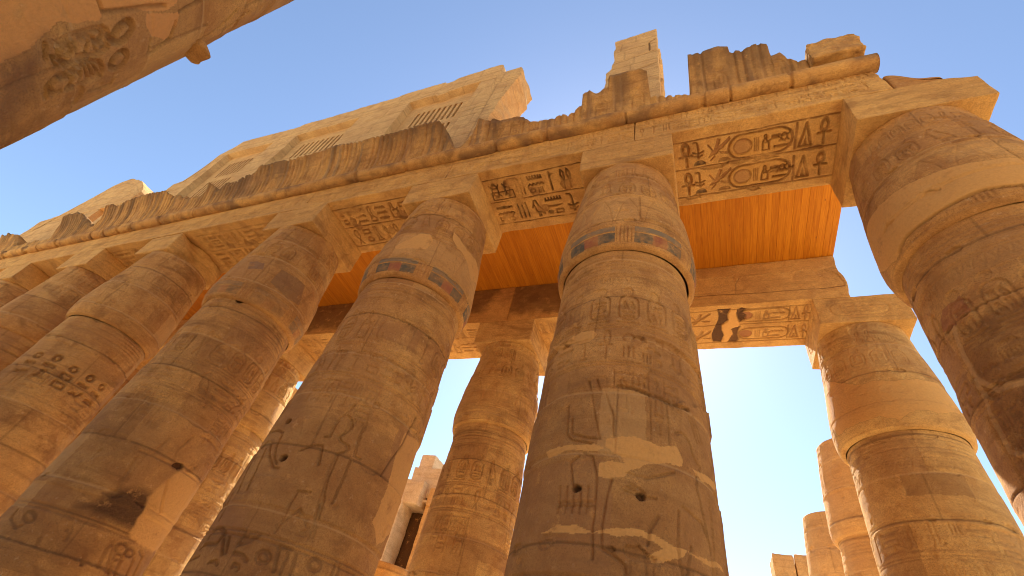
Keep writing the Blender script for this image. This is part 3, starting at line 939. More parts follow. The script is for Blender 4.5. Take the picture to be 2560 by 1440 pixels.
def c4_shaft(f):
    T = px_tools(-24.15, 0, 1.36)
    q = lambda p: T(Q(0, 720, 2, p))
    K = dict(keep=True, paint=STAIN, alpha=.45)
    for (x, y), g in zip(((130, 380), (232, 395), (320, 455), (408, 500), (470, 545)), ('arm', 'leg', 'box', 'snake', 'water')):
        u, z = q([(x, y)])[0]
        for a, b, nm, w, h in ((-.16, -.34, g, .34, .26), (-.16, -.02, 'house' if g == 'box' else 'mouth', .32, .22), (-.13, .24, 'ring', .28, .26)):
            sign(f, nm, u + a, z + b, w, h, .05, .055, GRIME_AND_SHADE, .25)
        for e in (-.25, .25):
            f.stroke([(u + e, z - .45), (u + e, z + .55)], .03, .02, keep=True)

def c0_shaft(f):
    T = px_tools(0, 0, 1.36)
    K = dict(keep=True, rough=.04, soft=.03)
    DK = (.17, .072, .032)
    f.poly(T([(2392, 830), (2440, 795), (2500, 765), (2560, 740), (2640, 730), (2640, 930), (2560, 945), (2490, 960), (2440, 935), (2405, 880)]), .012, DK, .45, **K)
    f.poly(T([(2470, 985), (2560, 965), (2640, 960), (2640, 1120), (2560, 1130), (2500, 1090)]), .012, DK, .42, **K)
    f.poly(T([(2540, 1150), (2640, 1140), (2640, 1300), (2590, 1270)]), .012, DK, .4, **K)
    f.stroke(T([(2380, 820), (2405, 885), (2440, 945), (2490, 975), (2560, 955), (2600, 950)]), .07, .0, PALEJ, .5, keep=True)
    f.stroke(T([(2440, 945), (2480, 1040), (2530, 1130), (2570, 1140)]), .06, .0, PALEJ, .45, keep=True)
    f.poly(T([(2345, 775), (2395, 735), (2420, 775), (2385, 815), (2350, 830)]), 0, (.34, .11, .06), .55, rough=.05)

def c0_cap(f):
    T = px_tools(0, 0, 1.4)
    q = lambda p: T(Q(1900, 400, 3.6, p))
    # broad smooth band of new plaster between two broken edges
    f.poly(q([(960, 640), (1000, 500), (1160, 350), (1400, 200), (1700, 90), (2100, 20), (2450, 0), (2450, 230), (2000, 290), (1700, 430), (1500, 570), (1380, 680), (1280, 800), (1230, 900), (1150, 1000), (1090, 1010), (1020, 860)]), 0, PLASTER, .97, plaster=True, rough=.03)
    f.stroke(q([(1260, 830), (1330, 700), (1500, 560), (1700, 430), (1900, 330), (2000, 290), (2370, 240)]), .05, .04, STAIN, .35, keep=True)

def b0_cap(f):
    T = px_tools(0, 6.6, 1.42)
    q = lambda p: T(Q(1400, 720, 2, p))
    f.poly(q([(1300, 470), (1480, 480), (1700, 460), (1900, 470), (2000, 600), (2050, 640), (1900, 630), (1780, 615), (1700, 665), (1600, 645), (1500, 680), (1400, 740), (1370, 700), (1310, 560)]), 0, PLASTER, .97, plaster=True, rough=.05)

def c5_extra(f):
    pass

G_A, G_B, G_C = 'round columns of the front row', 'round columns of the second row', 'roofless columns in the sun behind'
AB0 = {'top': lambda X, Y: Z_SOF - .004 - .25 * sstep(.55, 1.2, X) * (0.6 + .4 * np.sin(Y * 3)), 'rnd': .02}
column(0, 0, 'closest column on the right edge of the picture, wide smooth plaster band round its capital', G_A, .015, 3, {'newab': 1, 'plainab': 1, 'caper': .1, 'amp': .55, 'nofoot': 1}, c0_shaft, c0_cap, ab=AB0, erode=.22)
column(-6, 0, 'column between the wide bays of orange boards, pale plaster patches low on its shaft', G_A, .0135, 4, {'band': 1.0, 'ph': 2.4, 'amp': .7, 'low_shade': 5.65, 'nofoot': 1, 'full': 1}, c1_shaft, c1_cap, dx=-.1, half=1.16)
column(-11.5, 0, 'column with a red and black painted band and a striding figure outlined below', G_A, .0135, 5, {'band': 1.0, 'ph': .2, 'cap': .6, 'amp': .75, 'low_shade': 5.2, 'nofoot': 1, 'full': 1}, c2_shaft, c2_cap)
column(-17.26, 0, 'column with a dark brown patch low on its shaft, hole under its capital', G_A, .02, 6, {'band': .6, 'cap': .8, 'amp': .7, 'low_shade': 5.0, 'nofoot': 1}, c3_shaft, c3_cap, erode=.3)
BR = {'right': lambda z, y: -23.16 - .35 - .25 * fbm(np.stack([z * 1.5, y * 1.5, y * 0], -1), 2, 4), 'rnd': .08, 'kx': 1.2}
column(-24.31, 0, 'column with a ring of deep dark signs and a broken block on top', G_A, .026, 7, {'deep': 1, 'nocart': 1, 'amp': .7, 'nofoot': 1}, c4_shaft, ab=BR, dx=.16)
column(-29.87, 0, 'slim looking column near the left edge, mostly behind the one with deep dark signs', G_A, .036, 8)
column(-35.84, 0, 'column cut by the left edge of the picture', G_A, .05, 9)
column(-41.9, 0, 'last column of the front row, only its top block showing at the left edge', G_A, .07, 10)

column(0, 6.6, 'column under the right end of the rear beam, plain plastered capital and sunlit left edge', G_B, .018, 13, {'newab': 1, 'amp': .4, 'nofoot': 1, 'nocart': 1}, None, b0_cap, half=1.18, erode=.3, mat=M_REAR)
column(-6.55, 6.6, 'rear column hidden behind the column with plaster patches', G_B, .06, 14)
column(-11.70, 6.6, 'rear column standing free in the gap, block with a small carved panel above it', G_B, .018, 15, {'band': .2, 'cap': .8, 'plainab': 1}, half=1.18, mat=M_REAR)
column(-17.9, 6.6, 'rear column hidden behind the column with the striding figure', G_B, .06, 16)
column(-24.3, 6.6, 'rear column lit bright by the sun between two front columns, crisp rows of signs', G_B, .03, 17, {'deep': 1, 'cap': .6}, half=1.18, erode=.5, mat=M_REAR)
column(-30.0, 6.6, 'rear column in the dark behind the left front columns', G_B, .07, 18)
column(-36.0, 6.6, 'rear column filling the dark slit right of the column with deep dark signs', G_B, .07, 19)
column(-42.0, 6.6, 'rear column at the far left, deep in shade', G_B, .09, 20)
for k, xx in enumerate((-30.0, -36.0, -42.0, -48.0)):
    column(xx, 13.2, ['third row column in shade, nearest one behind the bright sunlit rear column', 'third row column in shade, second behind the bright sunlit rear column', 'third row column in shade far back on the left', 'last third row column deep on the left'][k], 'round columns of the third row', .09, 41 + k)
    o = stone_box('architrave_beam', (xx - 5.98, 12.1, Z_SOF), (xx - .02, 14.3, Z_TOP), .12, M_BEAM, None, None, rnd=.03, amp=.014, seed=170 + k)
    tag(o, 'beam over the third row, in shade behind ' + ['the sunlit rear column', 'the slit of dark between the left columns', 'the far left rear columns', 'everything at the far left'][k], 'beam', 'beams along the third row')
column(.6, 13.2, 'smooth capped column without a block, behind the plain capital column on the right', G_C, .03, 21, {'amp': .45}, None, None, abacus=False, erode=.3, mat=M_PALE)
column(.6, 19.8, 'shorter looking column with a chipped flat top, half behind the smooth capped one', G_C, .04, 22, {'amp': .45}, None, None, abacus=False, erode=.3, mat=M_PALE, top_z=11.9)
column(-18.7, 13.2, 'broken stump of a column glowing yellow at the bottom edge', G_C, .06, 23, {}, None, None, abacus=False, mat=M_BEAM, top_z=5.75)

# ------------------------------------------------------------------ architraves
ROW1 = ['ankh', 'sedge', 'bee']
def wear(f, seed, thr=.12, fade=.85):
    U = f.u0 + np.arange(f.nu) * f.du
    V = f.v0 + np.arange(f.nv) * f.dv
    P = np.stack([np.broadcast_to(U[None, :], (f.nv, f.nu)), np.broadcast_to(V[:, None], (f.nv, f.nu)), np.full((f.nv, f.nu), seed * 3.1)], -1)
    k = sstep(thr, thr + .22, fbm(P * 1.7, 4, seed))
    g = .55 + .45 * sstep(-.35, .25, fbm(P * 5, 3, seed + 4))
    f.c *= (1 - fade * k)
    f.p[..., 3] *= (1 - fade * k) * g
    f.h += (.014 * k + .012 * k * np.clip(fbm(P * 7, 2, seed + 2), 0, 1)).astype(np.float32)

def soffit_king(f):
    """the two lines of the royal titles, between the two right-hand columns"""
    for v in (.82, .02, -.86):
        f.stroke([(-4.85, v), (-1.15, v)], .035, .022, SIENNA, .75)
    for v0 in (.08, -.80):
        D = dict(depth=.065, paint=SIENNA, alpha=.55)
        sign(f, 'ankh', -4.78, v0, .46, .68, .06, **D)
        sign(f, 'sedge', -4.42, v0 + .18, .34, .5, .035, **D)
        f.poly([(x * .3 - 4.38, y * .2 + v0) for x, y in arc(.5, .05, .5, .7, 0, 180)], .035, BLACK, .9)
        sign(f, 'bee', -4.08, v0 + .08, .62, .6, .03, depth=.03, paint=(.30, .13, .05), alpha=.8)
        f.poly([(x * .3 - 3.78, y * .16 + v0) for x, y in arc(.5, .05, .5, .7, 0, 180)], .03, SIENNA, .6)
        a = arc(-3.2, v0 + .33, .33, .33, 90, 270) + arc(-2.42, v0 + .33, .33, .33, -90, 90)
        f.poly(a, 0, OCHRE, .5)
        f.stroke(a + [a[0]], .05, .05, SIENNA, .65)
        f.disc(-3.2, v0 + .33, .2, None, .025, (.40, .20, .08), .7)
        f.disc(-3.2, v0 + .33, .2, None, .03, SIENNA, .6, ring=.045)
        for k in range(3): f.stroke([(-2.93 + .045 * k, v0 + .14), (-2.93 + .045 * k, v0 + .5)], .022, .02, SIENNA, .5)
        sign(f, 'seated', -2.78, v0 + .1, .22, .45, .03, **D)
        sign(f, 'comb', -2.56, v0 + .33, .2, .18, .025, **D)
        sign(f, 'scarab', -2.4, v0 + .25, .25, .28, .03, **D)
        sign(f, 'mouth', -2.5, v0 + .08, .34, .16, .03, **D)
        f.stroke([(-2.02, v0), (-2.02, v0 + .68)], .05, .035, SIENNA, .7)
        sign(f, 'di', -1.98, v0, .34, .66, .045, **D)
        sign(f, 'ankh', -1.62, v0, .40, .68, .045, **D)
    for k, (a, b) in enumerate([(-3.9, -.02), (-3.3, .02), (-2.7, -.02), (-2.3, -.45), (-1.6, .04), (-4.4, -.9), (-2.9, -.93)]):
        f.poly([(a + (.34 - .03 * k) * math.cos(q) * (1 + .3 * math.sin(3 * q + k)), b + (.06 * math.sin(q))) for q in np.linspace(0, 6, 11)], .04, (.26, .13, .05), .45, keep=True, rough=.07)
    wear(f, 3, .26, .6)

def soffit_text(x0, x1, seed, dark=.7):
    def go(f):
        r = random.Random(seed)
        for v in (.82, .02, -.82):
            f.stroke([(x0, v), (x1, v)], .03, .022, STAIN, dark)
        text_row(f, r, x0 + .08, x1 - .05, .1, .74, .045, .05, SIENNA if seed > 12 else STAIN, dark)
        text_row(f, r, x0 + .08, x1 - .05, -.74, -.08, .045, .05, SIENNA if seed > 12 else STAIN, dark)
        for k in range(5):
            x, y = r.uniform(x0 + .3, x1 - .3), r.uniform(-.5, .6)
            f.poly([(x + r.uniform(.12, .3) * math.cos(a), y + r.uniform(.1, .25) * math.sin(a)) for a in np.linspace(0, 6, 9)], .03, (.22, .10, .04), .6, rough=.06)
        wear(f, seed, .16, .8)
    return go

def soffit_c2c1(f):
    soffit_text(-10.33, -7.2, 12, .8)(f)
    f.stroke([(-10.2, .1), (-9.5, .1), (-9.5, .36), (-10.2, .36), (-10.2, .1)], .03, .03, STAIN, .8)

def face_text(x0, x1, seed, depth=.012):
    def go(f):
        r = random.Random(seed)
        f.stroke([(x0, 13.36), (x1, 13.36)], .02, .010)
        f.stroke([(x0, 13.92), (x1, 13.92)], .02, .010)
        text_row(f, r, x0 + .05, x1, 13.42, 13.86, .026, depth)
        if r.random() < .8: text_row(f, r, x0 + .05, x1, 13.98, 14.25, .022, depth * .8)
        for k in range(14):      # battered patches
            x, z = r.uniform(x0, x1), r.uniform(13.3, 14.2)
            f.poly([(x + r.uniform(.05, .35) * math.cos(a), z + r.uniform(.02, .09) * math.sin(a)) for a in np.linspace(0, 6, 9)], .02, None, keep=True, rough=.08)
    return go

def crack(f, pts, w=.02):
    f.stroke([(p[0], p[2]) for p in (on_y(q, -1.15) for q in pts)], w, .03, STAIN, .7, keep=True)

XA = [-.2, -5.78, -11.5, -17.26, -24.31, -29.87, -35.84, -43.5]
SOF = [soffit_king, soffit_c2c1, soffit_text(-16.1, -12.7, 22, .55), soffit_text(-23.1, -18.5, 23, .35), soffit_text(-28.7, -25.5, 24, .2), None, None]
BLAB = ['front beam over the bay with the crisp ankh signs, its right end broken off', 'front beam between the two columns with painted bands, dark signs crowded underneath',
        'front beam left of the red and black banded column, an eye and combs carved underneath', 'front beam over the column with the brown stain, its soffit signs half lost',
        'front beam over the column with deep dark signs', 'front beam second from the left edge, plain and far away', 'farthest front beam, running out at the left edge']
for i in range(7):
    x1, x0 = XA[i], XA[i + 1]
    def fr(f, i=i, x0=x0, x1=x1):
        if i < 5: face_text(x0, x1, 40 + i, .024)(f)
        if i == 0:
            crack(f, [(1600, 255), (1595, 290), (1578, 330), (1570, 352)])
            crack(f, [(1530, 318), (1560, 312), (1578, 330)], .015)
    fl = {'F': fr}
    if SOF[i]: fl['B'] = SOF[i]
    rt = None
    if i == 0:
        rt = lambda z, y: -.22 - .10 * sstep(13.3, 15, z) + .10 * fbm(np.stack([z * 2.2, y * 2, z * 0], -1), 3, 3)
    rs = [.015, .016, .02, .03, .045, .06, .08][i]
    o = stone_box('architrave_beam', (x0 + .004, -1.15, Z_SOF), (x1 - .004, 1.15, Z_TOP), (rs, rs, rs), M_BEAM, None, fl, rnd=.028, amp=.016, seed=60 + i, right=rt, kx=.8, chip=1.6)
    tag(o, BLAB[i], 'beam', 'beams along the front row')

# what is left of the next beam, on the right-hand block
o = stone_box('beam_stump', (-.16, -1.12, Z_SOF + .004), (.68, .9, 14.05), .03, M_COL, None, None, rnd=.06, amp=.03, seed=77,
              top=lambda X, Y: 13.95 - .62 * sstep(-.1, .62, X) + .06 * np.sin(9 * X + 3 * Y), kz=.8)
tag(o, 'broken stump of a beam lying on the top block of the right-hand column', 'stone block')

def soffit_b(f):
    for v in (-5.68, -6.44, -7.39):
        f.stroke([(-4.95, v), (-1.18, v)], .03, .02, STAIN, .45)
    for v0 in (-6.36, -7.30):
        D = dict(depth=.035, paint=(.30, .16, .07), alpha=.5)
        sign(f, 'bee', -4.9, v0, .75, .6, .03, **D)
        a = arc(-2.95, v0 + .33, .33, .3, 90, 270) + arc(-2.05, v0 + .33, .33, .3, -90, 90)
        f.stroke(a + [a[0]], .045, .03, STAIN, .35)
        f.disc(-3.05, v0 + .33, .19, None, .03, (.30, .12, .06), .8)
        for k in range(3): f.stroke([(-2.75 + .06 * k, v0 + .12), (-2.75 + .06 * k, v0 + .5)], .025, .02, STAIN, .3)
        sign(f, 'seated', -2.55, v0 + .1, .24, .45, .03, **D)
        sign(f, 'water', -2.3, v0 + .3, .4, .2, .03, **D)
        sign(f, 'mouth', -2.4, v0 + .08, .4, .16, .03, **D)
        f.stroke([(-1.75, v0), (-1.75, v0 + .68)], .04, .03, STAIN, .4)
        sign(f, 'di', -1.72, v0, .32, .64, .04, **D)
        sign(f, 'ankh', -1.42, v0, .3, .66, .04, **D)
    # repaired break with the old soot left on both sides
    def zz(p): return [(a[0], -a[1]) for a in (on_z(q, Z_SOF) for q in Q(1700, 620, 4.129, p))]
    f.poly(zz([(380, 640), (520, 625), (520, 660), (490, 690), (500, 750), (430, 800), (430, 850), (460, 900), (450, 950), (420, 972), (340, 972), (330, 890), (360, 820), (390, 760), (400, 700)]), .05, (.075, .036, .022), .95, keep=True, rough=.05, soft=.02)
    f.poly(zz([(590, 635), (640, 618), (690, 630), (650, 680), (690, 700), (670, 740), (620, 770), (590, 740), (580, 690)]), .04, (.08, .038, .022), .93, keep=True, rough=.05, soft=.02)
    f.poly(zz([(530, 840), (600, 815), (620, 800), (600, 860), (590, 900), (600, 940), (580, 970), (500, 970), (510, 930), (550, 890)]), .04, (.09, .042, .024), .88, keep=True, rough=.06, soft=.02)
    f.poly(zz([(520, 640), (590, 640), (580, 690), (590, 745), (620, 775), (600, 815), (530, 840), (550, 890), (500, 970), (430, 972), (460, 900), (430, 850), (430, 800), (500, 750), (490, 690)]), 0, PLASTER, .95, plaster=True)

def face_b(f):
    def zz(p): return [(a[0], a[2]) for a in (on_y(q, 5.42) for q in Q(1700, 620, 4.129, p))]
    f.stroke(zz([(130, 505), (400, 480), (850, 458), (1300, 422), (1500, 410), (1700, 388)]), .025, .03, STAIN, .6, keep=True)
    f.poly(zz([(170, 330), (560, 290), (580, 360), (640, 300), (900, 270), (1130, 260), (1300, 225), (1490, 222), (1640, 260), (1720, 385), (1500, 408), (1130, 436), (850, 455), (580, 475), (170, 505)]), .02, None, keep=True, rough=.05)
    f.stroke(zz([(575, 470), (575, 370), (610, 310)]), .02, .02, STAIN, .5, keep=True)

XB = [-.05, -5.9, -11.7, -17.9, -24.0, -30.0, -36.0, -43.0]
BL2 = ['rear beam at the right, with black soot patches on its underside', 'rear beam in shade behind the column with plaster patches', 'dark rear beam left of the rear column standing free',
       'short visible piece of rear beam between the banded columns', 'rear beam lost in shade behind the column with deep dark signs',
       'rear beam in shade far to the left, second from the end', 'rear beam in shade at the far left end']
for i in range(7):
    x1, x0 = XB[i], XB[i + 1]
    fl = {}
    if i == 0:
        fl = {'B': soffit_b, 'F': face_b}
    elif i < 4:
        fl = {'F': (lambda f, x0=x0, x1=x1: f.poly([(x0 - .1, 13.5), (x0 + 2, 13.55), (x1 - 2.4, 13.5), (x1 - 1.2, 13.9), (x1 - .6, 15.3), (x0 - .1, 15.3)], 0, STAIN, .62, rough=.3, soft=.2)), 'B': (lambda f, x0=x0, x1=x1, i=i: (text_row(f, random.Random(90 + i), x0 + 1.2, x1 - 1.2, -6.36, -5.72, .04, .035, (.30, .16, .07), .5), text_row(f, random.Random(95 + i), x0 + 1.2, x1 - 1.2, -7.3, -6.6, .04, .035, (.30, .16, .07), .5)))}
    rt = None
    if i == 0:
        rt = lambda z, y: -.10 + .10 * fbm(np.stack([z * 1.8, y * 1.5, z * 0], -1), 2, 6) - .05 * sstep(14, 15, z)
    pa = None
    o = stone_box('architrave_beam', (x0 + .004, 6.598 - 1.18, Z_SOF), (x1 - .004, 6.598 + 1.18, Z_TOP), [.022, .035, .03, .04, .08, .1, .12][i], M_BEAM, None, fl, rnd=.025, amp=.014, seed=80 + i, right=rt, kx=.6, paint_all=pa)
    tag(o, BL2[i], 'beam', 'beams along the second row')

# ------------------------------------------------------------------ timber ceiling
def timber():
    r = random.Random(4)
    V, F, P = [], [], []
    x = -.12
    while x > -43:
        w = r.uniform(.16, .22)
        dz = r.uniform(0, .004)
        b = len(V)
        x0, x1 = x - w + .002, x
        y0, y1, z0, z1 = .95, 5.62, Z_TOP + .012 + dz, Z_TOP + .075
        e = .005
        for (a, zz) in ((x0 + e, z0), (x1 - e, z0), (x1, z0 + e), (x1, z1), (x0, z1), (x0, z0 + e)):
            V += [(a, y0, zz), (a, y1, zz)]
        for k in range(6):
            k2 = (k + 1) % 6
            F.append((b + 2 * k, b + 2 * k + 1, b + 2 * k2 + 1, b + 2 * k2))
        c = r.random()
        P += [(c, c, c, 1)] * 12
        x -= w
    b = len(V)
    V += [(x, .96, Z_TOP + .05), (-.13, .96, Z_TOP + .05), (-.13, 5.61, Z_TOP + .05), (x, 5.61, Z_TOP + .05)]
    F.append((b, b + 1, b + 2, b + 3)); P += [(.1, .1, .1, 1)] * 4
    o = mesh_obj('timber_ceiling', V, F, M_WOOD, None, P, smooth=False)
    tag(o, 'modern orange board ceiling laid between the front beams and the rear beams', 'ceiling')
timber()

# ------------------------------------------------------------------ cavetto cornice with its round moulding
CT = [(-0.19, 15.1), (-0.21, 15.15), (-0.9, 15.12), (-1.3, 15.2), (-1.39, 15.64), (-1.62, 15.74), (-1.89, 16.15), (-2.12, 16.11), (-2.16, 16.39), (-2.43, 16.4), (-2.84, 16.33), (-3.10, 16.33), (-3.14, 16.55), (-3.37, 16.73), (-4.2, 16.71), (-4.27, 15.18), (-4.88, 15.54), (-5.33, 15.63), (-5.36, 16.5), (-5.92, 16.62), (-6.5, 16.7), (-6.54, 16.27), (-6.73, 16.23), (-7.36, 16.27), (-7.39, 16.04), (-7.81, 15.73), (-8.33, 15.63), (-8.87, 15.71), (-9.31, 16.0), (-9.6, 16.09), (-10.11, 16.17), (-11.01, 16.26), (-11.27, 15.79), (-11.55, 15.29), (-11.8, 15.37), (-12.07, 15.92), (-12.36, 16.31), (-12.75, 16.68), (-14.42, 16.54), (-15.45, 16.59), (-16.28, 16.54), (-17.4, 16.77), (-18.07, 16.55), (-19.78, 16.52), (-21.37, 16.67), (-21.57, 16.36), (-22.52, 16.32), (-23.4, 16.33), (-23.83, 16.11), (-24.55, 16.5), (-24.82, 16.02), (-26.37, 16.14), (-27.67, 16.54), (-28.88, 16.82), (-31.05, 16.5), (-31.52, 16.44), (-32.3, 16.62), (-32.5, 16.02), (-32.7, 15.61), (-33.43, 15.96), (-34.9, 16.69), (-35.95, 16.78), (-36.3, 16.22), (-36.45, 15.47), (-38.24, 15.53), (-40.2, 15.57), (-40.6, 16.3), (-43, 16.5)]
CT = sorted(CT)
def cav_y(z):
    return -1.20 - 0.55 * np.clip((z - 14.75) / 1.8, 0, 1) ** 2.2

CRND = random.Random(8)
corn = thing('cavetto_cornice', (-12, -1.2, 14.75), 'long broken stone cornice with carved upright leaves and a round moulding, along the front beams', 'cornice')
def cornice():
    step = .028
    xs = np.arange(-42.5, -.17, step)
    nx = len(xs)
    T = np.interp(xs, [c[0] for c in CT], [c[1] for c in CT])
    ragged = 1 - ((xs > -21.3) & (xs < -12.6)) * .75
    kn = np.arange(-43, 1, .22)
    kr = np.array([CRND.uniform(-1, 1) for _ in kn])
    T = T + ragged * .09 * np.interp(xs, kn, kr)
    T = T + .4 * ragged * (.07 * fbm(np.stack([xs * 3, xs * 0, xs * 0], -1), 3, 2) + .03 * fbm(np.stack([xs * 11, xs * 0, xs * 0], -1), 2, 3))
    nj = 64
    f = Field(xs[0], 0.0, nx, nj, step, 1.95 / (nj - 1))       # v = 0..1.95 above z 14.75
    r = random.Random(33)
    u = xs[0]
    carts = [(-3.62, .34), (-2.2, .3), (-5.86, .34), (-6.95, .34), (-9.75, .32), (-10.35, .32), (-9.1, .3), (-1.0, .3), (-13.5, .3), (-15.9, .3), (-18.6, .3), (-20.4, .3)]
    while u < xs[-1]:
        near = any(abs(u - (c + w / 2)) < w / 2 + .1 for c, w in carts)
        if not near:
            f.stroke([(u, .08), (u + .01, 1.95)],   .065, .045 if r.random() < .85 else .02, PALEJ if r.random() < .3 else None, .4)
            if r.random() < .4: f.poly([(u, .08), (u + .16, .08), (u + .16, 1.7), (u, 1.7)], 0, r.choice([BLUE, (.25, .14, .07), OCHRE]), .4, rough=.03)
        u += .21
    for c, w in carts:
        cartouche(f, r, c, .22, w, .8, .035, .03, disc=True)
    # brown weathering crust, thickest under the lip
    zz = (np.arange(nj) * f.dv)[:, None]
    X2 = np.broadcast_to(xs[None, :], (nj, nx))
    Z2 = np.broadcast_to(zz, (nj, nx))
    n1 = fbm(np.stack([X2 * 2.6, Z2 * .55, X2 * 0], -1), 4, 12)
    n2 = fbm(np.stack([X2 * .35, Z2 * .3, X2 * 0 + 4], -1), 2, 13)
    a = np.clip(sstep(.15, 1.7, Z2 * .8 + 1.3 * n1 + .9 * n2) * .72, 0, .8)
    f.p[..., :3] = f.p[..., :3] * f.p[..., 3:] * (1 - a[..., None]) + np.array((.115, .066, .036)) * a[..., None]
    na = f.p[..., 3] * (1 - a) + a
    f.p[..., :3] /= np.maximum(na, 1e-4)[..., None]
    f.p[..., 3] = na
    # front rows
    t = np.linspace(0, 1, nj)[:, None]
    Z = 14.72 + (T[None, :] - 14.72) * t
    vidx = np.clip((Z - 14.75) / f.dv, 0, nj - 1).astype(int)
    iu = np.broadcast_to(np.arange(nx)[None, :], Z.shape)
    dep = f.c[vidx, iu]
    pa = f.p[vidx, iu]
    P3 = np.stack([np.broadcast_to(xs[None, :], Z.shape), Z, Z * 0], -1)
    worn = fbm(P3 * 1.1, 3, 71)
    kk = sstep(.18, .32, worn)
    dep = dep * (1 - .8 * kk) + .022 * kk + .014 * fbm(P3 * 6, 3, 72)
    # broken edges fall back where the lip is lost
    lost = sstep(.05, .6, 16.62 - T)[None, :] * sstep(.82, 1.0, t)
    dep = dep + .12 * lost
    Y = cav_y(Z) + dep
    rows = [np.stack([np.broadcast_to(xs[None, :], Z.shape), Y, Z], -1)]
    Yt, Zt = Y[-1], Z[-1]
    for k, g in ((1, .25), (2, .6), (3, 1.0)):
        y = Yt + (-.66 - Yt) * g
        z = Zt + .06 * fbm(np.stack([xs * 4, y * 4, y * 0 + k], -1), 2, 20 + k) + (.02 if k == 1 else 0) - .1 * g * (T < 16.4)
        rows.append(np.stack([xs, y, z], -1)[None])
    rows.append(np.stack([xs, xs * 0 - .66, xs * 0 + 14.72], -1)[None])
    P = np.concatenate(rows, 0)
    nv = P.shape[0]
    pa = np.concatenate([pa, np.repeat(pa[-1:], nv - nj, 0) * .6], 0)
    F = grid_faces(nv, nx)
    ng = [list(np.arange(nv) * nx + nx - 1), list((np.arange(nv) * nx)[::-1])]
    mesh_obj('cavetto', P.reshape(-1, 3), F, M_CORN, corn, pa.reshape(-1, 4), ngons=ng)
    # round moulding
    xs2 = np.arange(-42.5, -.15, .03)
    na_ = 20
    a = np.linspace(0, 2 * math.pi, na_, endpoint=False)
    X, A = np.meshgrid(xs2, a)
    rr = .225 + .03 * fbm(np.stack([X * 1.2, np.cos(A) * .6, np.sin(A) * .6], -1), 3, 44) - .05 * sstep(.35, .6, fbm(np.stack([X * 1.6, np.cos(A), np.sin(A)], -1), 3, 46)) \
        - .06 * (vnoise(np.stack([X * 3, X * 0, X * 0], -1), 9) > .72)
    P = np.stack([X, -1.24 + rr * np.cos(A), 14.48 + rr * np.sin(A) * 1.05], -1)
    n1 = fbm(np.stack([X * 2, A * 0, A * .4], -1), 3, 48)
    pa = np.zeros(X.shape + (4,)); pa[..., :3] = (.16, .09, .05); pa[..., 3] = sstep(-.1, .5, n1) * .7
    n = X.shape[1]
    iu = np.arange(n - 1)
    F = []
    for k in range(na_):
        k2 = (k + 1) % na_
        F.append(np.stack([k * n + iu, k * n + iu + 1, k2 * n + iu + 1, k2 * n + iu], -1))
    ng = [list(np.arange(na_) * n + n - 1), list((np.arange(na_) * n)[::-1])]
    mesh_obj('round_moulding', P.reshape(-1, 3), np.concatenate(F), M_CORN, corn, pa.reshape(-1, 4), ngons=ng)
cornice()
o = stone_box('rubble_block', (-1.34, -1.46, 15.06), (-.20, -.70, 16.2), .03, M_CORN, None, None, rnd=.045, amp=.06, seed=91, chip=1.6,
              top=lambda X, Y: 16.02 + .10 * np.sin(3.6 * X + 4.4) + .04 * np.sin(12 * X + 5 * Y), kz=.5)
tag(o, 'rough brown block left standing at the right end of the cornice', 'stone block')

# ------------------------------------------------------------------ clerestory
YC = -.6
def masonry(f, r, x0, x1, z0, z1, hole=None, step=.95):
    z = z0 + .4
    while z < z1:
        pts = [(x, z + .02 * math.sin(2 * x)) for x in np.linspace(x0, x1, 40)]
        f.stroke(pts, .03, .02, STAIN, .3, keep=True)
        x = x0 + r.uniform(.3, 1.6)
        while x < x1:
            f.stroke([(x, z), (x, z + step)], .025, .02, STAIN, .3, keep=True)
            x += r.uniform(1.2, 2.4)
        z += step * r.uniform(.8, 1.2)

WIN = [(-17.25, -13.3), (-24.75, -20.4), (-30.45, -26.55)]
Z_W = 23.66
def grille(parent, x0, x1, z0, z1, seed):
    """a stone screen: solid slab with two tiers of narrow upright slits"""
    V, F = [], []
    def bx(a, b, c, d, y0=-.26, y1=.03):
        k = len(V)
        V.extend([(a, y0, c), (b, y0, c), (b, y0, d), (a, y0, d), (a, y1, c), (b, y1, c), (b, y1, d), (a, y1, d)])
        for q in ((0, 1, 2, 3), (5, 4, 7, 6), (1, 5, 6, 2), (4, 0, 3, 7), (3, 2, 6, 7), (4, 5, 1, 0)):
            F.append(tuple(k + i for i in q))
    tiers = [(z1 - 2.85, z1 - 1.25), (z0 + .45, z1 - 3.35)]
    bx(x0, x1, tiers[0][1], z1)
    bx(x0, x1, tiers[1][1], tiers[0][0])
    bx(x0, x1, z0, tiers[1][0])
    n = 9
    m = .62
    p = (x1 - x0 - 2 * m) / n
    for a, b in tiers:
        bx(x0, x0 + m - p * .22, a, b)
        bx(x1 - m + p * .22, x1, a, b)
        for k in range(n + 1):
            c = x0 + m + p * k
            if 0 < k < n or True:
                bx(c - p * .25, c + p * .25, a, b)
        # the slits are blind: a thinner backing closes them from behind
    bx(x0, x1, z0, z1, .04, .12)
    o = mesh_obj('window_grille', V, F, M_PALE, parent, np.zeros((len(V), 4)), smooth=False)
    return o

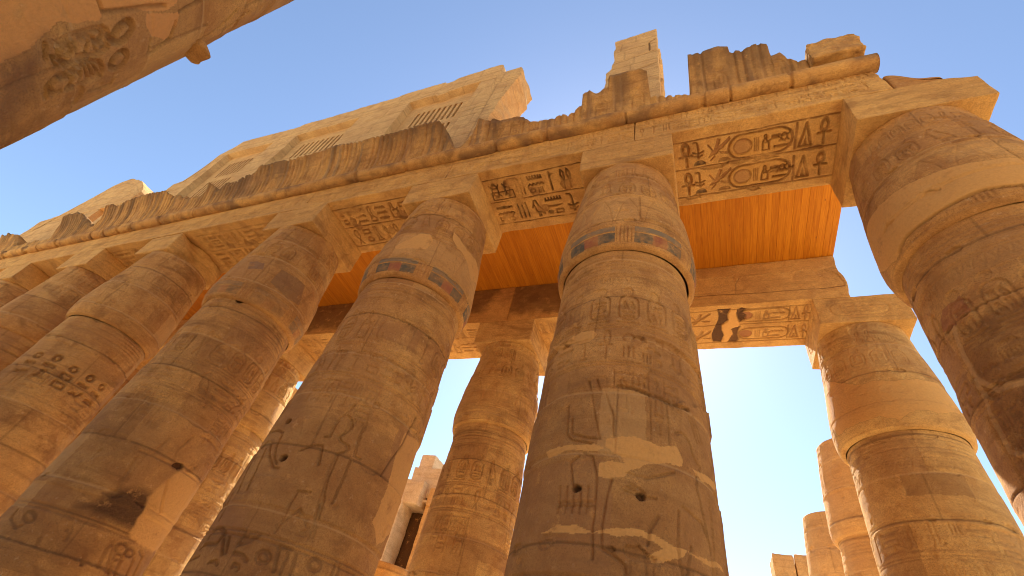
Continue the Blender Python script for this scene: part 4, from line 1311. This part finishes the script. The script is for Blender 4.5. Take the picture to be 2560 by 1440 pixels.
cl = thing('clerestory_wall', (-22, .2, 15.16), 'tall pale clerestory wall with three stone window grilles, above the cornice in the middle', 'wall')
def cl_front(f):
    r = random.Random(51)
    masonry(f, r, -32.5, -11, 15.2, 25.2)
    for a, b in WIN:
        f.poly([(a, 17.0), (b, 17.0), (b, Z_W), (a, Z_W)], .72, None, keep=True)
    f.stroke([(-33, 23.98), (-11, 23.98)], .04, .03, STAIN, .3, keep=True)
    f.stroke([(-13.5, 20.1), (-12.6, 20.3), (-12.0, 20.25)], .05, .04, STAIN, .6, keep=True)
    f.stroke([(-12.15, 15.5), (-12.15, 23.5), (-14.5, 23.6)], .05, .03, STAIN, .35, keep=True)
def cl_top(X, Y):
    xs = [-32.6, -31.9, -31.5, -31.4, -30.6, -30.4, -25.5, -25.3, -18.6, -18.4, -15.7, -15.6, -15.2, -15.0, -12.6, -12.45, -12.3, -11]
    zs = [19.3, 20.5, 21.7, 23.5, 24.4, 24.9, 24.6, 24.75, 24.9, 25.05, 25.1, 24.85, 24.9, 25.15, 25.4, 25.3, 24.15, 24.0]
    return np.interp(X, xs, zs) + .07 * fbm(np.stack([X * 2.5, Y * 2, X * 0], -1), 3, 14)
stone_box('wall', (-32.6, YC, 15.16), (-11.25, 1.0, 25.5), (.05, .12, .05), M_PALE, cl, {'F': cl_front}, rnd=.05, amp=.02, seed=101, top=cl_top, kz=5.5,
          right=lambda z, y: -11.5 + .3 * fbm(np.stack([z * .9, y * .9, z * 0], -1), 3, 17) + .35 * sstep(20.5, 23.5, z) - .25 * sstep(23.5, 24.5, z), kx=.6)
for (a, b), s in zip(WIN, (1, 2, 3)):
    grille(cl, a + .01, b - .01, 17.0, Z_W - .02, s)

pier = thing('clerestory_pier', (-5.9, .2, 15.16), 'lone pale pier standing above the cornice over the column with plaster patches', 'pier')
def pr_front(f):
    r = random.Random(5)
    masonry(f, r, -7, -5, 15.3, 24.2, step=.9)
    f.stroke([(-5.35, 21.6), (-5.36, 22.5), (-5.15, 22.8)], .05, .05, STAIN, .8, keep=True)
    f.stroke([(-6.7, 21), (-5.1, 21.5)], .035, .03, STAIN, .6, keep=True)
    f.stroke([(-6.7, 19.6), (-5.1, 20.1)], .035, .03, STAIN, .6, keep=True)
stone_box('front_facing', (-6.78, YC, 15.16), (-5.06, -.1, 24.05), .035, M_PALE, pier, {'F': pr_front}, rnd=.035, amp=.025, seed=111,
          left=lambda z, y: -6.78 - .22 * sstep(20.6, 20.2, z) + .05 * fbm(np.stack([z * 2, y, z * 0], -1), 3, 5), kx=.5, top=lambda X, Y: 23.8 + .14 * (X + 6.78), kz=1)
stone_box('rough_core', (-6.6, -.09, 15.16), (-4.98, .95, 23.4), .05, M_PALE, pier, None, rnd=.14, amp=.07, seed=113, chip=1.5)

cl2 = thing('clerestory_wall', (-39, .2, 15.16), 'farther clerestory ruin at the left with a small hole showing sky', 'wall')
def cl2_front(f):
    r = random.Random(53)
    masonry(f, r, -46, -35, 15.3, 23.6, step=1.1)
def cl2_top(X, Y):
    return np.interp(X, [-46, -45.2, -43.5, -41.9, -41.2, -40.4, -38.2, -36.2, -35.6], [18.0, 18.6, 20.9, 23.3, 23.7, 23.75, 22.8, 21.2, 20.3]) + .08 * fbm(np.stack([X * 2, Y * 2, X * 0], -1), 3, 24)
stone_box('wall', (-46, YC, 19.6), (-35.9, .9, 23.9), (.09, .15, .08), M_PALE, cl2, {'F': cl2_front}, rnd=.06, amp=.03, seed=121, top=cl2_top, kz=4.2)
stone_box('sill_wall', (-46, YC + .02, 15.16), (-38.6, .88, 19.6), (.1, .2, .1), M_PALE, cl2, {'F': cl2_front}, rnd=.04, amp=.02, seed=123)
stone_box('end_pier', (-37.0, YC + .02, 15.16), (-35.95, .88, 19.6), (.1, .2, .1), M_PALE, cl2, None, rnd=.06, amp=.03, seed=125)

# ------------------------------------------------------------------ the huge nave column
GX, GY, GR = -11.67, -8.438, 1.75
def great():
    t = thing('nave_column', (GX, GY, 0), 'huge column close overhead in the top left corner, smooth plaster above carved royal rings', 'column')
    def ex(f):
        def conv(p):
            o = []
            for q in p:
                a, z = on_column(q, GX, GY, GR)
                o.append((R0 * (a if a < math.pi / 2 else a - 2 * math.pi), z))
            return o
        q = lambda p: conv(Q(0, 0, 2, p))
        f.poly(conv([(-300, 330), (0, 165), (40, 140), (70, 118), (115, 88), (150, 58), (210, 62), (250, 45), (262, 30), (370, 28), (415, 32), (440, 10), (470, -60), (300, -400), (-500, -100)]), 0, (.66, .31, .095), .98, plaster=True, rough=.03)
        f.poly(q([(740, 65), (830, 70), (900, 60), (880, 130), (830, 200), (760, 180), (735, 120)]), 0, (.66, .31, .10), .9, plaster=True, rough=.03)
        f.poly(conv([(-200, 520), (0, 165), (60, 130), (115, 95), (125, 130), (110, 200), (60, 280), (0, 330), (-100, 420)]), .01, (.16, .08, .045), .6, rough=.08, soft=.12)
        K = dict(w=.05, depth=.065, keep=True)
        f.stroke(q([(330, 315), (305, 300), (300, 262), (335, 212), (420, 178), (505, 150), (540, 155), (556, 190), (545, 245), (500, 275), (400, 310), (330, 332)]), **K)
        f.stroke(q([(290, 225), (370, 185), (520, 145)]), **K)
        f.stroke(q([(240, 490), (245, 440), (290, 395), (380, 355), (470, 318), (510, 318), (522, 350), (510, 385), (430, 425), (340, 450)]), **K)
        for (x, y, rx, ry) in ((620, 165, 42, 66), (600, 305, 38, 52), (520, 205, 16, 22)):
            pts = [(x + rx * math.cos(a) * .95 + ry * .35 * math.sin(a), y - ry * math.sin(a) * .8 + .25 * rx * math.cos(a) * -1) for a in np.linspace(0, 2 * math.pi, 18)]
            f.stroke(q(pts), .06, .09, STAIN, .25, keep=True)
        for p in ([(235, 225), (240, 300)], [(320, 240), (370, 225), (360, 260), (330, 290)], [(390, 215), (395, 290), (430, 280)], [(420, 205), (470, 190), (450, 230), (440, 265)], [(480, 200), (490, 255)], [(330, 330), (360, 320), (400, 300)],
                  [(270, 290), (290, 330)], [(480, 330), (500, 385)], [(460, 340), (475, 395)], [(440, 350), (450, 405)], [(380, 375), (420, 370), (400, 420)], [(320, 400), (370, 390), (350, 440)], [(260, 430), (270, 480), (310, 460)], [(580, 380), (560, 420), (500, 450), (450, 465)],
                  [(500, 0), (520, 60)], [(520, 65), (640, 50), (760, 35), (830, 30)], [(880, 110), (850, 190), (780, 250), (740, 280), (760, 200)], [(1180, 50), (1100, 130), (960, 220)], [(1240, 60), (1130, 140)], [(1350, 30), (1260, 110)], [(900, 60), (1010, 0)]):
            f.stroke(q(p), .032, .05, STAIN, .25, keep=True)
    rnd = random.Random(77)
    revolve('shaft', t, GX, GY, [0, 2, 5, 20], [1.75, 1.75, 1.75, 1.75], 3.0, 12.0, .0135, M_COL, rnd, 31, None, {}, .9, extra=ex, jitter=.03, coarse_below=list(np.linspace(0.5, 3.0, 6)[:-1]))
    a = np.linspace(0, 2 * math.pi, 64, endpoint=False)
    rows = [(2.5, 0.0), (2.55, .06), (2.55, .5), (2.45, .56), (1.2, .56)]
    V = np.concatenate([np.stack([GX + rr * np.cos(a), GY + rr * np.sin(a), np.full(64, zz)], -1) for rr, zz in rows])
    mesh_obj('base', V, grid_faces(5, 64, True), M_COL, t, np.zeros((len(V), 4)))
    # open bell capital and block high above, out of the picture
    zc = np.concatenate([[12.0], np.linspace(15, 18.6, 23)])
    rc = 1.75 + 1.35 * np.clip((zc - 15) / 3.6, 0, 1) ** 2.2
    V = np.concatenate([np.stack([GX + rr * np.cos(a), GY + rr * np.sin(a), np.full(64, zz)], -1) for rr, zz in zip(rc, zc)])
    mesh_obj('capital', V, grid_faces(24, 64, True), M_COL, t, np.zeros((len(V), 4)), ngons=[list(range(23 * 64, 24 * 64))])
    # jagged bit of stone jutting from the far side of the shaft
    P = np.array([on_y(p, -6.9) for p in ((458, 138), (525, 102), (528, 138), (485, 152))])
    sc = 1.0
    stone_box('broken_ledge', (GX + .25, GY + 1.50, 7.66), (GX + .66, GY + 1.86, 7.86), .015, M_COL, t, None, rnd=.05, amp=.06, seed=131, chip=1.5, top=lambda X, Y: 7.84 + .05 * np.sin(14 * X) - .3 * (Y - GY - 1.5), kz=.2)
great()
def added_nave_row(y, xs, where):  # unseen columns, added to bounce warm light onto the shaded stone
    for k, xx in enumerate(xs):
        t = thing('nave_column', (xx, y, 0), 'huge bell topped column across the nave, behind the viewer, ' + where[k], 'column', 'huge columns across the nave')
        a = np.linspace(0, 2 * math.pi, 48, endpoint=False)
        zz = np.concatenate([np.linspace(.5, 15, 12), np.linspace(15.3, 18.6, 14)])
        rr = 1.75 + 1.35 * np.clip((zz - 15) / 3.6, 0, 1) ** 2.2
        V = np.concatenate([np.stack([xx + r * np.cos(a), y + r * np.sin(a), np.full(48, z)], -1) for r, z in zip(rr, zz)])
        mesh_obj('shaft', V, grid_faces(len(zz), 48, True), M_COL, t, np.zeros((len(V), 4)), ngons=[list(range(25 * 48, 26 * 48))])
added_nave_row(-16.4, [-27, -19.5, -12, -4.5, 3], ['added, unseen, farthest towards the left', 'added, unseen, second towards the left', 'added, unseen, facing the overhead column', 'added, unseen, facing the column with plaster patches', 'added, unseen, facing the right edge column'])

# ------------------------------------------------------------------ ruins beyond
rw = thing('ruined_wall', (-24, 20, 0), 'pale stepped block wall with a dark doorway, far off between two shafts', 'wall')
def blk(name, p0, p1, Y, dep, mat=M_RUIN, zb=None, seed=1, **k):
    a, b = on_y(p0, Y), on_y(p1, Y)
    x0, x1 = min(a[0], b[0]), max(a[0], b[0])
    z0, z1 = min(a[2], b[2]), max(a[2], b[2])
    if zb is not None: z0 = zb
    return stone_box(name, (x0, Y, z0), (x1, Y + dep, z1), .12, mat, rw, None, rnd=.06, amp=.05, seed=seed, **k)
blk('stepped_block', (1028, 1195), (1118, 1172), 20.6, 2.2, seed=141, zb=11.6)
blk('stepped_block', (1036, 1195), (1090, 1138), 20.7, 2.1, seed=142)
blk('lintel_block', (985, 1255), (1062, 1200), 19.9, 2.0, seed=143)
blk('lintel_block', (1063, 1262), (1120, 1222), 20.2, 2.0, mat=M_PALE, seed=144)
blk('jamb', (950, 1250), (1012, 1235), 19.8, 1.6, zb=0, seed=145)
blk('jamb', (1052, 1300), (1130, 1262), 20.4, 1.6, zb=0, seed=146, mat=M_PALE)
blk('back_wall', (930, 1300), (1150, 1255), 21.6, .8, zb=0, seed=147, mat=M_CORN, paint_all=(.07, .033, .016, .95))  # shade inside the doorway is painted on as dark brown
blk('roof_slab', (985, 1262), (1120, 1254), 20.5, 2.3, seed=148, zb=11.3)

sp = thing('stone_pier', (-2.2, 27, 0), 'square cracked pier of blocks beyond the roofless columns, at the bottom edge', 'pier')
def sp_f(f): f.stroke([(-2.1, 12.6), (-2.05, 11.6), (-1.9, 10.8)], .1, .1, STAIN, .9, keep=True)
a, b, c = on_y((1928, 1382), 26.4), on_y((1982, 1383), 26.4), on_y((2040, 1383), 26.4)
stone_box('left_block', (a[0], 26.4, 0), (b[0] - .02, 28.4, a[2]), .08, M_PALE, sp, None, rnd=.05, amp=.04, seed=151)
stone_box('right_block', (b[0] + .04, 26.45, 0), (c[0] + 1.0, 28.4, c[2] - .12), .08, M_PALE, sp, None, rnd=.07, amp=.05, seed=152)

# ------------------------------------------------------------------ ground
g = np.array([(-400, -400, 0), (400, -400, 0), (400, 400, 0), (-400, 400, 0)], float)
o = mesh_obj('ground', g, [(0, 1, 2, 3)], M_SAND)
tag(o, kind='structure')
